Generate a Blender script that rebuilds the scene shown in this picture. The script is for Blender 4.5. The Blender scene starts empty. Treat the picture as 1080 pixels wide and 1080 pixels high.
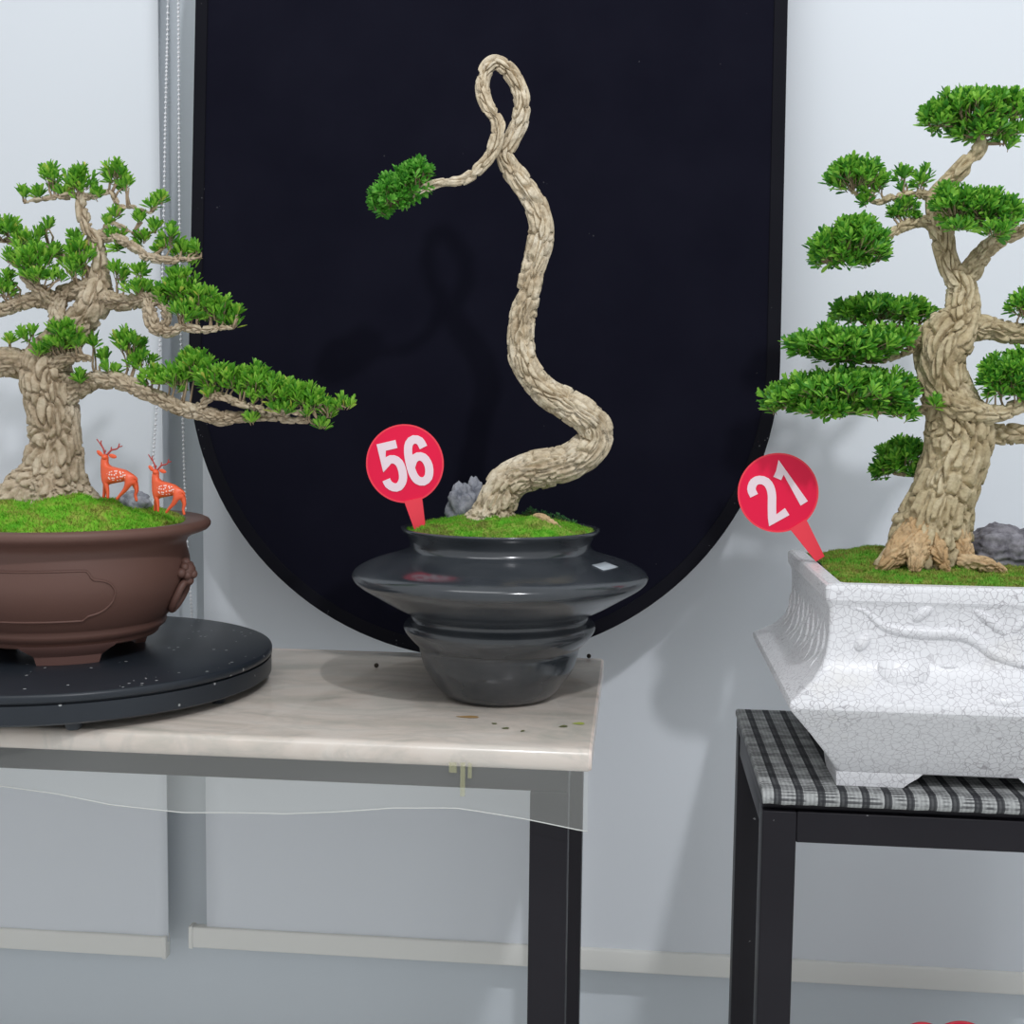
import bpy, bmesh, math, random
import numpy as np
from mathutils import Vector, Matrix, noise
SC = bpy.context.scene
COL = SC.collection
# ------------------------------------------------------------------ camera, world, lights, exposure
F_PX, CAM_Z = 1300.0, 1.195
CAM_R = (Matrix.Rotation(math.radians(5.7), 3, 'Z') @ Matrix.Rotation(math.radians(90 - 4.8), 3, 'X')
         @ Matrix.Rotation(math.radians(0.7), 3, 'Z'))
CAM_P = Vector((0, 0, CAM_Z))
cam_data = bpy.data.cameras.new('camera')
cam_data.sensor_width = 36.0
cam_data.lens = 36.0 * F_PX / 1080.0
cam_data.clip_start = 0.05
cam = bpy.data.objects.new('camera', cam_data)
cam.matrix_world = Matrix.Translation(CAM_P) @ CAM_R.to_4x4()
COL.objects.link(cam)
SC.camera = cam

world = bpy.data.worlds.new('room_light')
SC.world = world
world.use_nodes = True
bgn = world.node_tree.nodes['Background']
bgn.inputs['Color'].default_value = (0.93, 0.965, 1.0, 1)
bgn.inputs['Strength'].default_value = 0.72


def area_light(name, loc, target, size, power, color, shape='DISK', size_y=None):
    d = bpy.data.lights.new(name, 'AREA')
    d.shape = shape
    d.size = size
    if size_y:
        d.size_y = size_y
    d.energy = power
    d.color = color
    o = bpy.data.objects.new(name, d)
    o.location = loc
    o.rotation_euler = (Vector(target) - Vector(loc)).to_track_quat('-Z', 'Y').to_euler()
    COL.objects.link(o)
    return o


area_light('ceiling_spotlight', (0.64, -0.32, 2.95), (0.05, 1.8, 0.9), 0.13, 27, (0.95, 0.96, 1.0))
area_light('ceiling_panel_light', (-0.6, 0.5, 3.0), (-0.3, 1.7, 1.2), 1.3, 8.5, (0.97, 0.99, 1.0), 'RECTANGLE', 0.7)

SC.view_settings.view_transform = 'Standard'
SC.view_settings.look = 'None'
SC.view_settings.gamma = 1.0
SC.view_settings.use_curve_mapping = False
SC.view_settings.exposure = 0.0
RND = random.Random(11)


# ------------------------------------------------------------------ measuring helpers
def ray(px, py):
    return CAM_R @ Vector(((px - 540) / F_PX, -(py - 540) / F_PX, -1.0))


def PY(px, py, Y):
    d = ray(px, py)
    return CAM_P + d * (Y / d.y)


def PZ(px, py, Z):
    d = ray(px, py)
    return CAM_P + d * ((Z - CAM_Z) / d.z)


def mpp(p):
    """metres that one photo pixel spans at point p"""
    q = CAM_R.transposed() @ (Vector(p) - CAM_P)
    return -q.z / F_PX


# ------------------------------------------------------------------ object helpers
def link_mesh(name, verts, faces, mat=None, parent=None, base=None, smooth=True, mats=None, mat_idx=None):
    """verts in world coordinates; base = world position of the object's origin"""
    if parent is not None:
        base = parent['_base'] if '_base' in parent else (0, 0, 0)
    if base is None:
        base = (0, 0, 0)
    base = Vector(base)
    me = bpy.data.meshes.new(name)
    va = np.asarray(verts, dtype=float).reshape(-1, 3) - np.array(base)
    me.from_pydata(va.tolist(), [], faces)
    for m in (mats or ([mat] if mat else [])):
        me.materials.append(m)
    if mat_idx is not None:
        me.polygons.foreach_set('material_index', mat_idx)
    if smooth:
        me.polygons.foreach_set('use_smooth', [True] * len(me.polygons))
    me.update()
    o = bpy.data.objects.new(name, me)
    COL.objects.link(o)
    o['_base'] = tuple(base)
    if parent is not None:
        o.parent = parent
    else:
        o.location = base
    return o


def tag(o, label=None, cat=None, group=None, kind=None):
    if label:
        o['label'] = label
    if cat:
        o['category'] = cat
    if group:
        o['group'] = group
    if kind:
        o['kind'] = kind
    return o


def thing(name, base, label, cat, group=None):
    o = bpy.data.objects.new(name, None)
    o.empty_display_size = 0.02
    o.location = base
    o['_base'] = tuple(base)
    COL.objects.link(o)
    return tag(o, label, cat, group)


class MB:
    def __init__(self):
        self.v, self.f = [], []

    def add(self, v, f):
        n = len(self.v)
        self.v += [tuple(p) for p in v]
        self.f += [tuple(i + n for i in q) for q in f]
        return self

    def box(self, lo, hi, bevel=0.0):
        bm = bmesh.new()
        bmesh.ops.create_cube(bm, size=1.0)
        for v in bm.verts:
            v.co = Vector([(lo[i] + hi[i]) / 2 + v.co[i] * (hi[i] - lo[i]) for i in range(3)])
        if bevel:
            bmesh.ops.bevel(bm, geom=bm.edges[:], offset=bevel, segments=3, affect='EDGES', profile=0.5)
        bm.verts.index_update()
        self.add([v.co[:] for v in bm.verts], [[v.index for v in f.verts] for f in bm.faces])
        bm.free()
        return self

    def lathe(self, prof, c, n=96, closed=False, a0=0.0):
        """prof = (radius, z) list"""
        m = len(prof)
        v = []
        for k in range(n):
            a = a0 + 2 * math.pi * k / n
            for r, z in prof:
                v.append((c[0] + r * math.cos(a), c[1] + r * math.sin(a), z))
        f = []
        for k in range(n):
            k2 = (k + 1) % n
            for i in range(m - 1 + (1 if closed else 0)):
                i2 = (i + 1) % m
                f.append((k * m + i, k2 * m + i, k2 * m + i2, k * m + i2))
        if not closed:
            if prof[0][0] > 1e-6:
                f.append(tuple(k * m for k in range(n))[::-1])
            if prof[-1][0] > 1e-6:
                f.append(tuple(k * m + m - 1 for k in range(n)))
        return self.add(v, f)

    def ball(self, c, r, sx=1, sy=1, sz=1, sub=2):
        bm = bmesh.new()
        bmesh.ops.create_icosphere(bm, subdivisions=sub, radius=r)
        bm.verts.index_update()
        self.add([(c[0] + v.co.x * sx, c[1] + v.co.y * sy, c[2] + v.co.z * sz) for v in bm.verts],
                 [[v.index for v in f.verts] for f in bm.faces])
        bm.free()
        return self

    def pipe(self, pts, rad, n=8):
        v, f = tube_mesh(pts, rad, n, None)
        return self.add(v, f)

    def build(self, name, mat, parent=None, base=None, smooth=True):
        return link_mesh(name, self.v, self.f, mat, parent, base, smooth)


def shade_auto(o, deg=35):
    me = o.data
    bm = bmesh.new()
    bm.from_mesh(me)
    bmesh.ops.recalc_face_normals(bm, faces=bm.faces[:])
    lim = math.radians(deg)
    for e in bm.edges:
        e.smooth = not (len(e.link_faces) == 2 and e.calc_face_angle(0) > lim)
    for f in bm.faces:
        f.smooth = True
    bm.to_mesh(me)
    bm.free()
    return o


def catmull(pts, step):
    """pts: rows of (x,y,z,r...); resampled along the spline"""
    P = np.array(pts, float)
    out = []
    n = len(P)
    for i in range(n - 1):
        p0 = P[i - 1] if i > 0 else 2 * P[0] - P[1]
        p1, p2 = P[i], P[i + 1]
        p3 = P[i + 2] if i + 2 < n else 2 * P[-1] - P[-2]
        L = np.linalg.norm((p2 - p1)[:3])
        k = max(1, int(L / step))
        for j in range(k):
            t = j / k
            out.append(0.5 * ((2 * p1) + (-p0 + p2) * t + (2 * p0 - 5 * p1 + 4 * p2 - p3) * t * t
                              + (-p0 + 3 * p1 - 3 * p2 + p3) * t ** 3))
    out.append(P[-1])
    return np.array(out)


def frames(C):
    n = len(C)
    T = np.zeros_like(C)
    T[1:-1] = C[2:] - C[:-2]
    T[0] = C[1] - C[0]
    T[-1] = C[-1] - C[-2]
    T /= np.linalg.norm(T, axis=1)[:, None] + 1e-12
    ref = np.array([0, 1.0, 0]) if abs(T[0][1]) < 0.9 else np.array([1.0, 0, 0])
    U = np.zeros_like(C)
    u = ref - T[0] * ref.dot(T[0])
    U[0] = u / np.linalg.norm(u)
    for i in range(1, n):
        u = U[i - 1] - T[i] * U[i - 1].dot(T[i])
        U[i] = u / (np.linalg.norm(u) + 1e-12)
    V = np.cross(T, U)
    return T, U, V


def tube_mesh(pts, rad, n=8, radfn=None):
    C = np.array([tuple(p)[:3] for p in pts], float)
    R = np.full(len(C), rad) if np.isscalar(rad) else np.array(rad, float)
    T, U, V = frames(C)
    S = np.concatenate([[0], np.cumsum(np.linalg.norm(C[1:] - C[:-1], axis=1))])
    v = []
    for i in range(len(C)):
        for k in range(n):
            a = 2 * math.pi * k / n
            r = R[i] if radfn is None else radfn(a, S[i], R[i], S[-1])
            v.append(C[i] + (U[i] * math.cos(a) + V[i] * math.sin(a)) * r)
    v.append(C[0]); v.append(C[-1])
    f = []
    m = len(C)
    for i in range(m - 1):
        for k in range(n):
            k2 = (k + 1) % n
            f.append((i * n + k, i * n + k2, (i + 1) * n + k2, (i + 1) * n + k))
    for k in range(n):
        k2 = (k + 1) % n
        f.append((m * n, k2, k))
        f.append((m * n + 1, (m - 1) * n + k, (m - 1) * n + k2))
    return v, f


# ------------------------------------------------------------------ materials
class M:
    def __init__(self, name):
        self.m = bpy.data.materials.new(name)
        self.m.use_nodes = True
        self.nt = self.m.node_tree
        self.b = self.nt.nodes['Principled BSDF']
        self.out = self.nt.nodes['Material Output']
        self.tc = None

    def n(self, kind, **kw):
        x = self.nt.nodes.new(kind)
        for k, v in kw.items():
            setattr(x, k, v)
        return x

    def l(self, a, b):
        self.nt.links.new(a, b)

    def coord(self, scale=(1, 1, 1), rot=(0, 0, 0), which='Object'):
        if self.tc is None:
            self.tc = self.n('ShaderNodeTexCoord')
        mp = self.n('ShaderNodeMapping')
        mp.inputs['Scale'].default_value = scale
        mp.inputs['Rotation'].default_value = rot
        self.l(self.tc.outputs[which], mp.inputs['Vector'])
        return mp.outputs['Vector']

    def noise(self, vec, scale, detail=4, rough=0.55, dist=0.0):
        x = self.n('ShaderNodeTexNoise')
        x.inputs['Scale'].default_value = scale
        x.inputs['Detail'].default_value = detail
        x.inputs['Roughness'].default_value = rough
        x.inputs['Distortion'].default_value = dist
        self.l(vec, x.inputs['Vector'])
        return x.outputs['Fac']

    def ramp(self, fac, stops, interp='LINEAR'):
        x = self.n('ShaderNodeValToRGB')
        cr = x.color_ramp
        cr.interpolation = interp
        while len(cr.elements) < len(stops):
            cr.elements.new(0.5)
        for e, (p, c) in zip(cr.elements, stops):
            e.position = p
            e.color = (*c, 1) if len(c) == 3 else c
        self.l(fac, x.inputs['Fac'])
        return x.outputs['Color']

    def mix(self, fac, a, b, mode='MIX'):
        x = self.n('ShaderNodeMix', data_type='RGBA', blend_type=mode)
        for s, val in ((x.inputs[0], fac), (x.inputs[6], a), (x.inputs[7], b)):
            if hasattr(val, 'is_output'):
                self.l(val, s)
            elif isinstance(val, (int, float)):
                s.default_value = val
            else:
                s.default_value = (*val, 1)
        return x.outputs[2]

    def math(self, op, a, b=0.0):
        x = self.n('ShaderNodeMath', operation=op)
        for s, val in ((x.inputs[0], a), (x.inputs[1], b)):
            if hasattr(val, 'is_output'):
                self.l(val, s)
            else:
                s.default_value = val
        return x.outputs[0]

    def base(self, c, rough=0.5, metal=0.0, spec=0.5, coat=0.0, coat_rough=0.1):
        i = self.b.inputs
        if hasattr(c, 'is_output'):
            self.l(c, i['Base Color'])
        else:
            i['Base Color'].default_value = (*c, 1)
        if hasattr(rough, 'is_output'):
            self.l(rough, i['Roughness'])
        else:
            i['Roughness'].default_value = rough
        i['Metallic'].default_value = metal
        i['Specular IOR Level'].default_value = spec
        i['Coat Weight'].default_value = coat
        i['Coat Roughness'].default_value = coat_rough
        return self

    def bump(self, h, strength=0.3, dist=0.002):
        x = self.n('ShaderNodeBump')
        x.inputs['Strength'].default_value = strength
        x.inputs['Distance'].default_value = dist
        self.l(h, x.inputs['Height'])
        self.l(x.outputs['Normal'], self.b.inputs['Normal'])
        return self


def plain(name, c, rough=0.5, metal=0.0, spec=0.5, coat=0.0, bump=None):
    k = M(name).base(c, rough, metal, spec, coat)
    if bump:
        k.bump(k.noise(k.coord(), bump[0], 3), bump[1], bump[2])
    return k.m


def mat_bark(name, a, b, c):
    k = M(name)
    v = k.coord()
    n1 = k.noise(v, 26, 5, 0.6)
    n2 = k.noise(v, 130, 4, 0.6)
    col = k.ramp(n1, [(0.3, a), (0.52, b), (0.72, c)])
    col = k.mix(k.math('MULTIPLY', k.ramp(n2, [(0.45, (0, 0, 0)), (0.7, (1, 1, 1))]), 0.6), col, (0.24, 0.17, 0.10))
    k.base(col, 0.85, spec=0.2)
    k.bump(n2, 0.9, 0.003)
    return k.m


def mat_leaf(name, stops):
    k = M(name)
    g = k.n('ShaderNodeNewGeometry')
    col = k.ramp(g.outputs['Random Per Island'], stops)
    k.base(col, 0.42, spec=0.4)
    tr = k.n('ShaderNodeBsdfTranslucent')
    k.l(col, tr.inputs['Color'])
    mx = k.n('ShaderNodeMixShader')
    mx.inputs[0].default_value = 0.35
    k.l(k.b.outputs[0], mx.inputs[1])
    k.l(tr.outputs[0], mx.inputs[2])
    k.l(mx.outputs[0], k.out.inputs['Surface'])
    return k.m


def mat_moss(name, stops, scale=28):
    k = M(name)
    v = k.coord()
    n = k.noise(v, scale, 4, 0.6)
    g = k.n('ShaderNodeNewGeometry')
    f = k.math('ADD', n, k.math('MULTIPLY', k.math('SUBTRACT', g.outputs['Random Per Island'], 0.5), 0.22))
    k.base(k.ramp(f, stops), 0.8, spec=0.2)
    return k.m


def mat_marble():
    k = M('pinkish_marble')
    v = k.coord((1.0, 2.2, 1.0))
    n1 = k.noise(v, 3.2, 8, 0.62, 1.6)
    n2 = k.noise(v, 9, 6, 0.6, 0.8)
    col = k.ramp(n1, [(0.33, (0.58, 0.52, 0.45)), (0.46, (0.82, 0.69, 0.61)), (0.56, (0.88, 0.77, 0.70)), (0.75, (0.72, 0.67, 0.60))])
    col = k.mix(k.math('MULTIPLY', k.ramp(n2, [(0.48, (0, 0, 0)), (0.54, (1, 1, 1)), (0.6, (0, 0, 0))]), 0.25), col, (0.40, 0.40, 0.37))
    k.base(col, 0.28, spec=0.5, coat=0.4, coat_rough=0.1)
    return k.m


def mat_crackle():
    k = M('white_crackle_glaze')
    v0 = k.coord()
    nz = k.n('ShaderNodeTexNoise')
    nz.inputs['Scale'].default_value = 60
    k.l(v0, nz.inputs['Vector'])
    ad = k.n('ShaderNodeVectorMath', operation='MULTIPLY_ADD')
    k.l(nz.outputs['Color'], ad.inputs[0])
    ad.inputs[1].default_value = (0.006, 0.006, 0.006)
    k.l(v0, ad.inputs[2])
    lines = None
    for sc, w, s in ((124, 0.062, 0.85), (60, 0.018, 0.55)):
        x = k.n('ShaderNodeTexVoronoi', feature='DISTANCE_TO_EDGE')
        x.inputs['Scale'].default_value = sc
        k.l(ad.outputs[0], x.inputs['Vector'])
        r = k.ramp(x.outputs['Distance'], [(0.0, (s, s, s)), (w, (0, 0, 0))])
        lines = r if lines is None else k.mix(1.0, lines, r, 'LIGHTEN')
    fade = k.ramp(k.noise(v0, 14, 2), [(0.35, (0.55,) * 3), (0.65, (1,) * 3)])
    fac = k.mix(1.0, lines, fade, 'MULTIPLY')
    base = k.mix(k.math('MULTIPLY', k.ramp(k.noise(v0, 9, 4), [(0.62, (0, 0, 0)), (0.75, (1, 1, 1))]), 0.35), (0.77, 0.77, 0.785), (0.72, 0.68, 0.58))
    k.base(k.mix(fac, base, (0.30, 0.28, 0.30)), 0.36, spec=0.45)
    return k.m


def mat_plaid():
    k = M('woven_plaid_cloth')
    v = k.coord()
    sx = k.n('ShaderNodeSeparateXYZ')
    k.l(v, sx.inputs[0])

    def stripes(out, period, width):
        fr = k.math('FRACT', k.math('DIVIDE', out, period))
        return k.math('LESS_THAN', fr, width)
    a = stripes(sx.outputs['X'], 0.0255, 0.36)
    a2 = stripes(sx.outputs['X'], 0.0051, 0.5)
    yz = k.math('ADD', sx.outputs['Y'], sx.outputs['Z'])
    b = stripes(yz, 0.046, 0.35)
    thr = k.math('LESS_THAN', k.math('FRACT', k.math('DIVIDE', yz, 0.0062)), 0.5)
    chk = k.math('ADD', k.math('MULTIPLY', a, 0.62), k.math('ADD', k.math('MULTIPLY', b, 0.16), k.math('MULTIPLY', a2, 0.12)))
    col = k.ramp(chk, [(0.0, (0.50, 0.51, 0.50)), (0.35, (0.22, 0.225, 0.225)), (0.75, (0.055, 0.057, 0.06)), (1.0, (0.02, 0.02, 0.024))])
    wv = k.math('MULTIPLY', thr, k.ramp(k.noise(v, 55, 3), [(0.40, (0.0,) * 3), (0.58, (1.0,) * 3)]))
    col = k.mix(k.math('MULTIPLY', wv, 0.8), col, (0.035, 0.035, 0.04))
    n = k.noise(v, 300, 2)
    col = k.mix(k.math('MULTIPLY', n, 0.3), col, (0.02, 0.02, 0.025))
    k.base(col, 0.7, spec=0.2)
    k.bump(k.math('ADD', thr, n), 0.6, 0.002)
    return k.m


def mat_clear():
    k = M('clear_plastic')
    tr = k.n('ShaderNodeBsdfTransparent')
    tr.inputs['Color'].default_value = (0.95, 0.96, 0.95, 1)
    gl = k.n('ShaderNodeBsdfGlossy')
    gl.inputs['Roughness'].default_value = 0.08
    df = k.n('ShaderNodeBsdfDiffuse')
    df.inputs['Color'].default_value = (0.75, 0.76, 0.72, 1)
    m1 = k.n('ShaderNodeMixShader')
    m1.inputs[0].default_value = 0.17
    k.l(tr.outputs[0], m1.inputs[1]); k.l(df.outputs[0], m1.inputs[2])
    lw = k.n('ShaderNodeLayerWeight')
    lw.inputs['Blend'].default_value = 0.5
    fr = k.math('ADD', 0.03, k.math('MULTIPLY', k.math('POWER', lw.outputs['Facing'], 5.0), 0.45))
    m2 = k.n('ShaderNodeMixShader')
    k.l(fr, m2.inputs[0])
    k.l(m1.outputs[0], m2.inputs[1]); k.l(gl.outputs[0], m2.inputs[2])
    k.l(m2.outputs[0], k.out.inputs['Surface'])
    return k.m


def mat_tape():
    k = M('yellowed_tape')
    tr = k.n('ShaderNodeBsdfTransparent')
    k.base((0.55, 0.54, 0.30), 0.3)
    mx = k.n('ShaderNodeMixShader')
    mx.inputs[0].default_value = 0.24
    k.l(tr.outputs[0], mx.inputs[1]); k.l(k.b.outputs[0], mx.inputs[2])
    k.l(mx.outputs[0], k.out.inputs['Surface'])
    return k.m


def mat_deer():
    k = M('orange_spotted_plastic')
    v = k.coord((1, 1, 1))
    v2 = k.coord((1, 1, 1), (math.pi / 2, 0, 0))
    x = k.n('ShaderNodeTexVoronoi', feature='F1', voronoi_dimensions='2D')
    x.inputs['Scale'].default_value = 260
    x.inputs['Randomness'].default_value = 0.75
    k.l(v2, x.inputs['Vector'])
    spot = k.math('LESS_THAN', x.outputs['Distance'], 0.27)
    s = k.n('ShaderNodeSeparateXYZ')
    k.l(v, s.inputs[0])
    # the flank patch that carries the painted spots
    ex = k.math('DIVIDE', k.math('SUBTRACT', s.outputs['X'], 0.0002), 0.0135)
    ez = k.math('DIVIDE', k.math('SUBTRACT', s.outputs['Z'], 0.0352), 0.0070)
    e2 = k.math('ADD', k.math('MULTIPLY', ex, ex), k.math('MULTIPLY', ez, ez))
    mask = k.math('LESS_THAN', e2, 1.0)
    k.base(k.mix(k.math('MULTIPLY', spot, mask), (0.86, 0.13, 0.045), (0.95, 0.75, 0.70)), 0.38, spec=0.5)
    k.b.inputs['Subsurface Weight'].default_value = 0.15
    k.b.inputs['Subsurface Radius'].default_value = (0.004, 0.001, 0.0005)
    return k.m


def mat_speckled(name, c, rough, speck, thr=0.83, scale=90, spec=0.4):
    k = M(name)
    v = k.coord()
    x = k.n('ShaderNodeTexVoronoi', feature='F1')
    x.inputs['Scale'].default_value = scale
    k.l(v, x.inputs['Vector'])
    sel = k.math('GREATER_THAN', k.noise(v, 23, 2), thr * 0.72)
    d = k.math('LESS_THAN', x.outputs['Distance'], 0.16)
    n = k.noise(v, 7, 4)
    c2 = tuple(min(1, q * 1.5 + 0.004) for q in c)
    col = k.mix(k.math('MULTIPLY', sel, d), k.mix(n, c, c2), speck)
    k.base(col, rough, spec=spec)
    return k.m


def mat_rock(name, a, b):
    k = M(name)
    v = k.coord()
    n = k.noise(v, 60, 6, 0.65)
    k.base(k.ramp(n, [(0.35, a), (0.68, b)]), 0.75, spec=0.3)
    k.bump(n, 0.5, 0.003)
    return k.m


BARK56 = mat_bark('pale_tan_bark', (0.48, 0.38, 0.25), (0.68, 0.58, 0.42), (0.82, 0.74, 0.60))
BARKL = mat_bark('grey_tan_bark', (0.38, 0.29, 0.19), (0.56, 0.46, 0.33), (0.68, 0.59, 0.45))
BARKR = mat_bark('buff_bark', (0.38, 0.30, 0.17), (0.55, 0.46, 0.29), (0.67, 0.58, 0.40))
ROOTM = mat_bark('ochre_root_bark', (0.42, 0.26, 0.12), (0.58, 0.40, 0.22), (0.68, 0.52, 0.32))
TWIG = plain('twig_bark', (0.34, 0.25, 0.16), 0.9)
LEAF56 = mat_leaf('deep_green_leaf', [(0.0, (0.05, 0.24, 0.03)), (0.5, (0.13, 0.46, 0.05)), (1.0, (0.30, 0.68, 0.12))])
LEAFL = mat_leaf('fresh_green_leaf', [(0.0, (0.08, 0.30, 0.03)), (0.5, (0.21, 0.53, 0.045)), (0.96, (0.42, 0.74, 0.10)), (1.0, (0.62, 0.62, 0.12))])
LEAFR = mat_leaf('green_leaf', [(0.0, (0.045, 0.22, 0.03)), (0.5, (0.16, 0.47, 0.045)), (1.0, (0.40, 0.74, 0.10))])
MOSS56 = mat_moss('bright_moss', [(0.30, (0.138, 0.149, 0.034)), (0.42, (0.253, 0.345, 0.057)), (0.55, (0.138, 0.391, 0.023)), (0.7, (0.103, 0.414, 0.023))])
MOSSL = mat_moss('yellow_green_moss', [(0.30, (0.204, 0.180, 0.048)), (0.42, (0.336, 0.408, 0.072)), (0.54, (0.192, 0.480, 0.030)), (0.7, (0.120, 0.408, 0.024))])
MOSSR = mat_moss('olive_moss', [(0.30, (0.175, 0.150, 0.037)), (0.45, (0.275, 0.312, 0.062)), (0.57, (0.138, 0.325, 0.031)), (0.72, (0.100, 0.350, 0.025))])
WHITEWALL = plain('cool_white_wall', (0.66, 0.71, 0.75), 0.45)
BLIND = plain('white_blind_fabric', (0.735, 0.77, 0.81), 0.62, spec=0.3)
BARW = plain('off_white_bar', (0.80, 0.80, 0.76), 0.45)
BEAD = plain('white_bead', (0.85, 0.86, 0.88), 0.35)
FLOORM = plain('grey_floor_tile', (0.80, 0.80, 0.78), 0.5)
VELVET = mat_speckled('black_felt', (0.0025, 0.0025, 0.0080), 0.95, (0.06, 0.06, 0.07), 0.99, 150, 0.12)
BAND = mat_speckled('black_felt_band', (0.003, 0.003, 0.006), 0.7, (0.10, 0.10, 0.11), 0.9, 150, 0.10)
MARBLE = mat_marble()
STEEL = mat_speckled('black_painted_steel', (0.009, 0.008, 0.011), 0.42, (0.2, 0.2, 0.2), 0.9, 60, 0.22)
CLEAR = mat_clear()
TAPE = mat_tape()
BLACKPLATE = mat_speckled('black_turntable_lacquer', (0.014, 0.018, 0.024), 0.36, (0.35, 0.36, 0.36), 0.80, 75)
CHAR = M('charcoal_glaze')
_n = CHAR.noise(CHAR.coord((1, 1, 2.5)), 9, 4)
CHAR.base(CHAR.ramp(_n, [(0.35, (0.024, 0.029, 0.035)), (0.7, (0.048, 0.053, 0.060))]), CHAR.ramp(_n, [(0.3, (0.13,) * 3), (0.7, (0.26,) * 3)]), spec=0.8)
CHAR = CHAR.m
CLAY = plain('brown_stoneware', (0.145, 0.074, 0.058), 0.5, spec=0.4, bump=(500, 0.08, 0.001))
CLAYL = plain('brown_stoneware_foot', (0.20, 0.105, 0.088), 0.5, spec=0.4)
CRACK = mat_crackle()
PLAID = mat_plaid()
RED = plain('crimson_acrylic', (0.84, 0.006, 0.060), 0.4, 0, 0.3)
REDL = plain('light_red_acrylic_edge', (0.90, 0.055, 0.085), 0.35, 0, 0.3)
PINKW = plain('pale_pink_print', (0.88, 0.70, 0.76), 0.45)
DEER = mat_deer()
ANTL = plain('dark_red_plastic', (0.45, 0.06, 0.05), 0.4)
ROCKG = mat_rock('blue_grey_rock', (0.13, 0.14, 0.17), (0.42, 0.43, 0.47))
ROCKD = mat_rock('dark_grey_rock', (0.09, 0.085, 0.10), (0.32, 0.31, 0.34))
SOIL = plain('dark_soil', (0.035, 0.028, 0.02), 0.95)

# ------------------------------------------------------------------ the setting
Y_WALL, Y_BLIND = 2.115, 2.06
xs = PY(604, 1050, Y_WALL).x
w = MB().box((-3.2, Y_WALL, 0), (xs - 0.0012, Y_WALL + 0.1, 3.2)).box((xs + 0.0012, Y_WALL, 0), (3.2, Y_WALL + 0.1, 3.2)) \
    .box((-3.2, Y_WALL + 0.006, 0), (3.2, Y_WALL + 0.09, 3.2)).build('wall_back', WHITEWALL, smooth=False)
tag(w, kind='structure')
fl = MB().box((-3.2, -2.5, -0.1), (3.2, Y_WALL + 0.1, 0)).build('floor', FLOORM, smooth=False)
tag(fl, kind='structure')


def blind(x0, x1, xb0, xb1, z_bar, label, chain=None):
    root = thing('roller_blind', ((x0 + x1) / 2, Y_BLIND, z_bar), label, 'blind')
    t = 0.0012
    nx, v, f = 60, [], []
    zs = [z_bar + 0.02, 1.0, 1.6, 2.3, 2.75]
    for side in (-t, t):
        for z in zs:
            for i in range(nx + 1):
                x = x0 + (x1 - x0) * i / nx
                bow = 0.006 * noise.noise(Vector((x * 2.3, z * 0.5, 3.1))) + 0.002 * noise.noise(Vector((x * 7, z * 0.4, 9)))
                v.append((x, Y_BLIND + side + bow, z))
    m = nx + 1
    for s in range(2):
        o = s * m * len(zs)
        for j in range(len(zs) - 1):
            for i in range(nx):
                q = (o + j * m + i, o + j * m + i + 1, o + (j + 1) * m + i + 1, o + (j + 1) * m + i)
                f.append(q if s == 0 else q[::-1])
    half = m * len(zs)
    for j in range(len(zs) - 1):
        for i in (0, nx):
            f.append((j * m + i, (j + 1) * m + i, half + (j + 1) * m + i, half + j * m + i))
    link_mesh('blind_fabric', v, f, BLIND, root)
    bar = MB().box((xb0, Y_BLIND - 0.009, z_bar - 0.008), (xb1, Y_BLIND + 0.009, z_bar + 0.030), 0.003)
    shade_auto(bar.build('bottom_bar', BARW, root))
    for xx in (xb0, xb1):
        cap = MB().box((xx - 0.004, Y_BLIND - 0.0105, z_bar - 0.0095), (xx + 0.004, Y_BLIND + 0.0105, z_bar + 0.0315), 0.002)
        shade_auto(cap.build('end_cap', BARW, root))
    MB().pipe([(x0 - 0.02, Y_BLIND + 0.012, 2.76), (x1 + 0.02, Y_BLIND + 0.012, 2.76)], 0.022, 20).build('roller', BARW, root)
    if chain:
        for pts in chain:
            P = catmull(pts, 0.0075)
            b = MB()
            for q in P:
                b.ball(q[:3], 0.0026, sub=1)
            b.pipe([q[:3] for q in P], 0.0007, 5)
            b.build('bead_chain', BEAD, root)
    return root


zb = 0.219
yc = Y_BLIND - 0.022
chainA = [tuple(PY(x, y, yc)) for x, y in ((186.5, -240), (188, 0), (190, 300), (195.5, 530), (203, 660), (204, 700))]
chainB = [tuple(PY(x, y, yc)) for x, y in ((178.5, -240), (177, 0), (174.5, 120), (171, 300), (165, 430), (161, 500), (165, 560))]
blind(-2.45, PY(175, 700, Y_BLIND).x, -2.47, PY(175, 995, Y_BLIND).x, zb, 'white roller blind at the far left behind the brown pot, with its bead chain', [chainA, chainB])
blind(PY(218, 900, Y_BLIND).x, 2.3, PY(203, 990, Y_BLIND).x, 2.32, zb + 0.022, 'wide white roller blind behind the black board and the right bonsai')

# ------------------------------------------------------------------ backdrop board leaning on the blind
BZ0, BY0, LEAN = 0.8, 1.905, math.radians(4.6)


def board_pt(px, py):
    n = Vector((0, -math.cos(LEAN), math.sin(LEAN)))
    p0 = Vector((0, BY0, BZ0))
    d = ray(px, py)
    return CAM_P + d * ((p0 - CAM_P).dot(n) / d.dot(n))


bl, br_ = board_pt(199, 380), board_pt(823, 380)
BR = (br_.x - bl.x) / 2
BX = (br_.x + bl.x) / 2


def stadium(rad, L, n=64):
    pts = []
    for k in range(n + 1):
        a = math.pi + math.pi * k / n
        pts.append((rad * math.cos(a), rad * math.sin(a)))
    for k in range(n + 1):
        a = math.pi * k / n
        pts.append((rad * math.cos(a), L + rad * math.sin(a)))
    return pts


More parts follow.
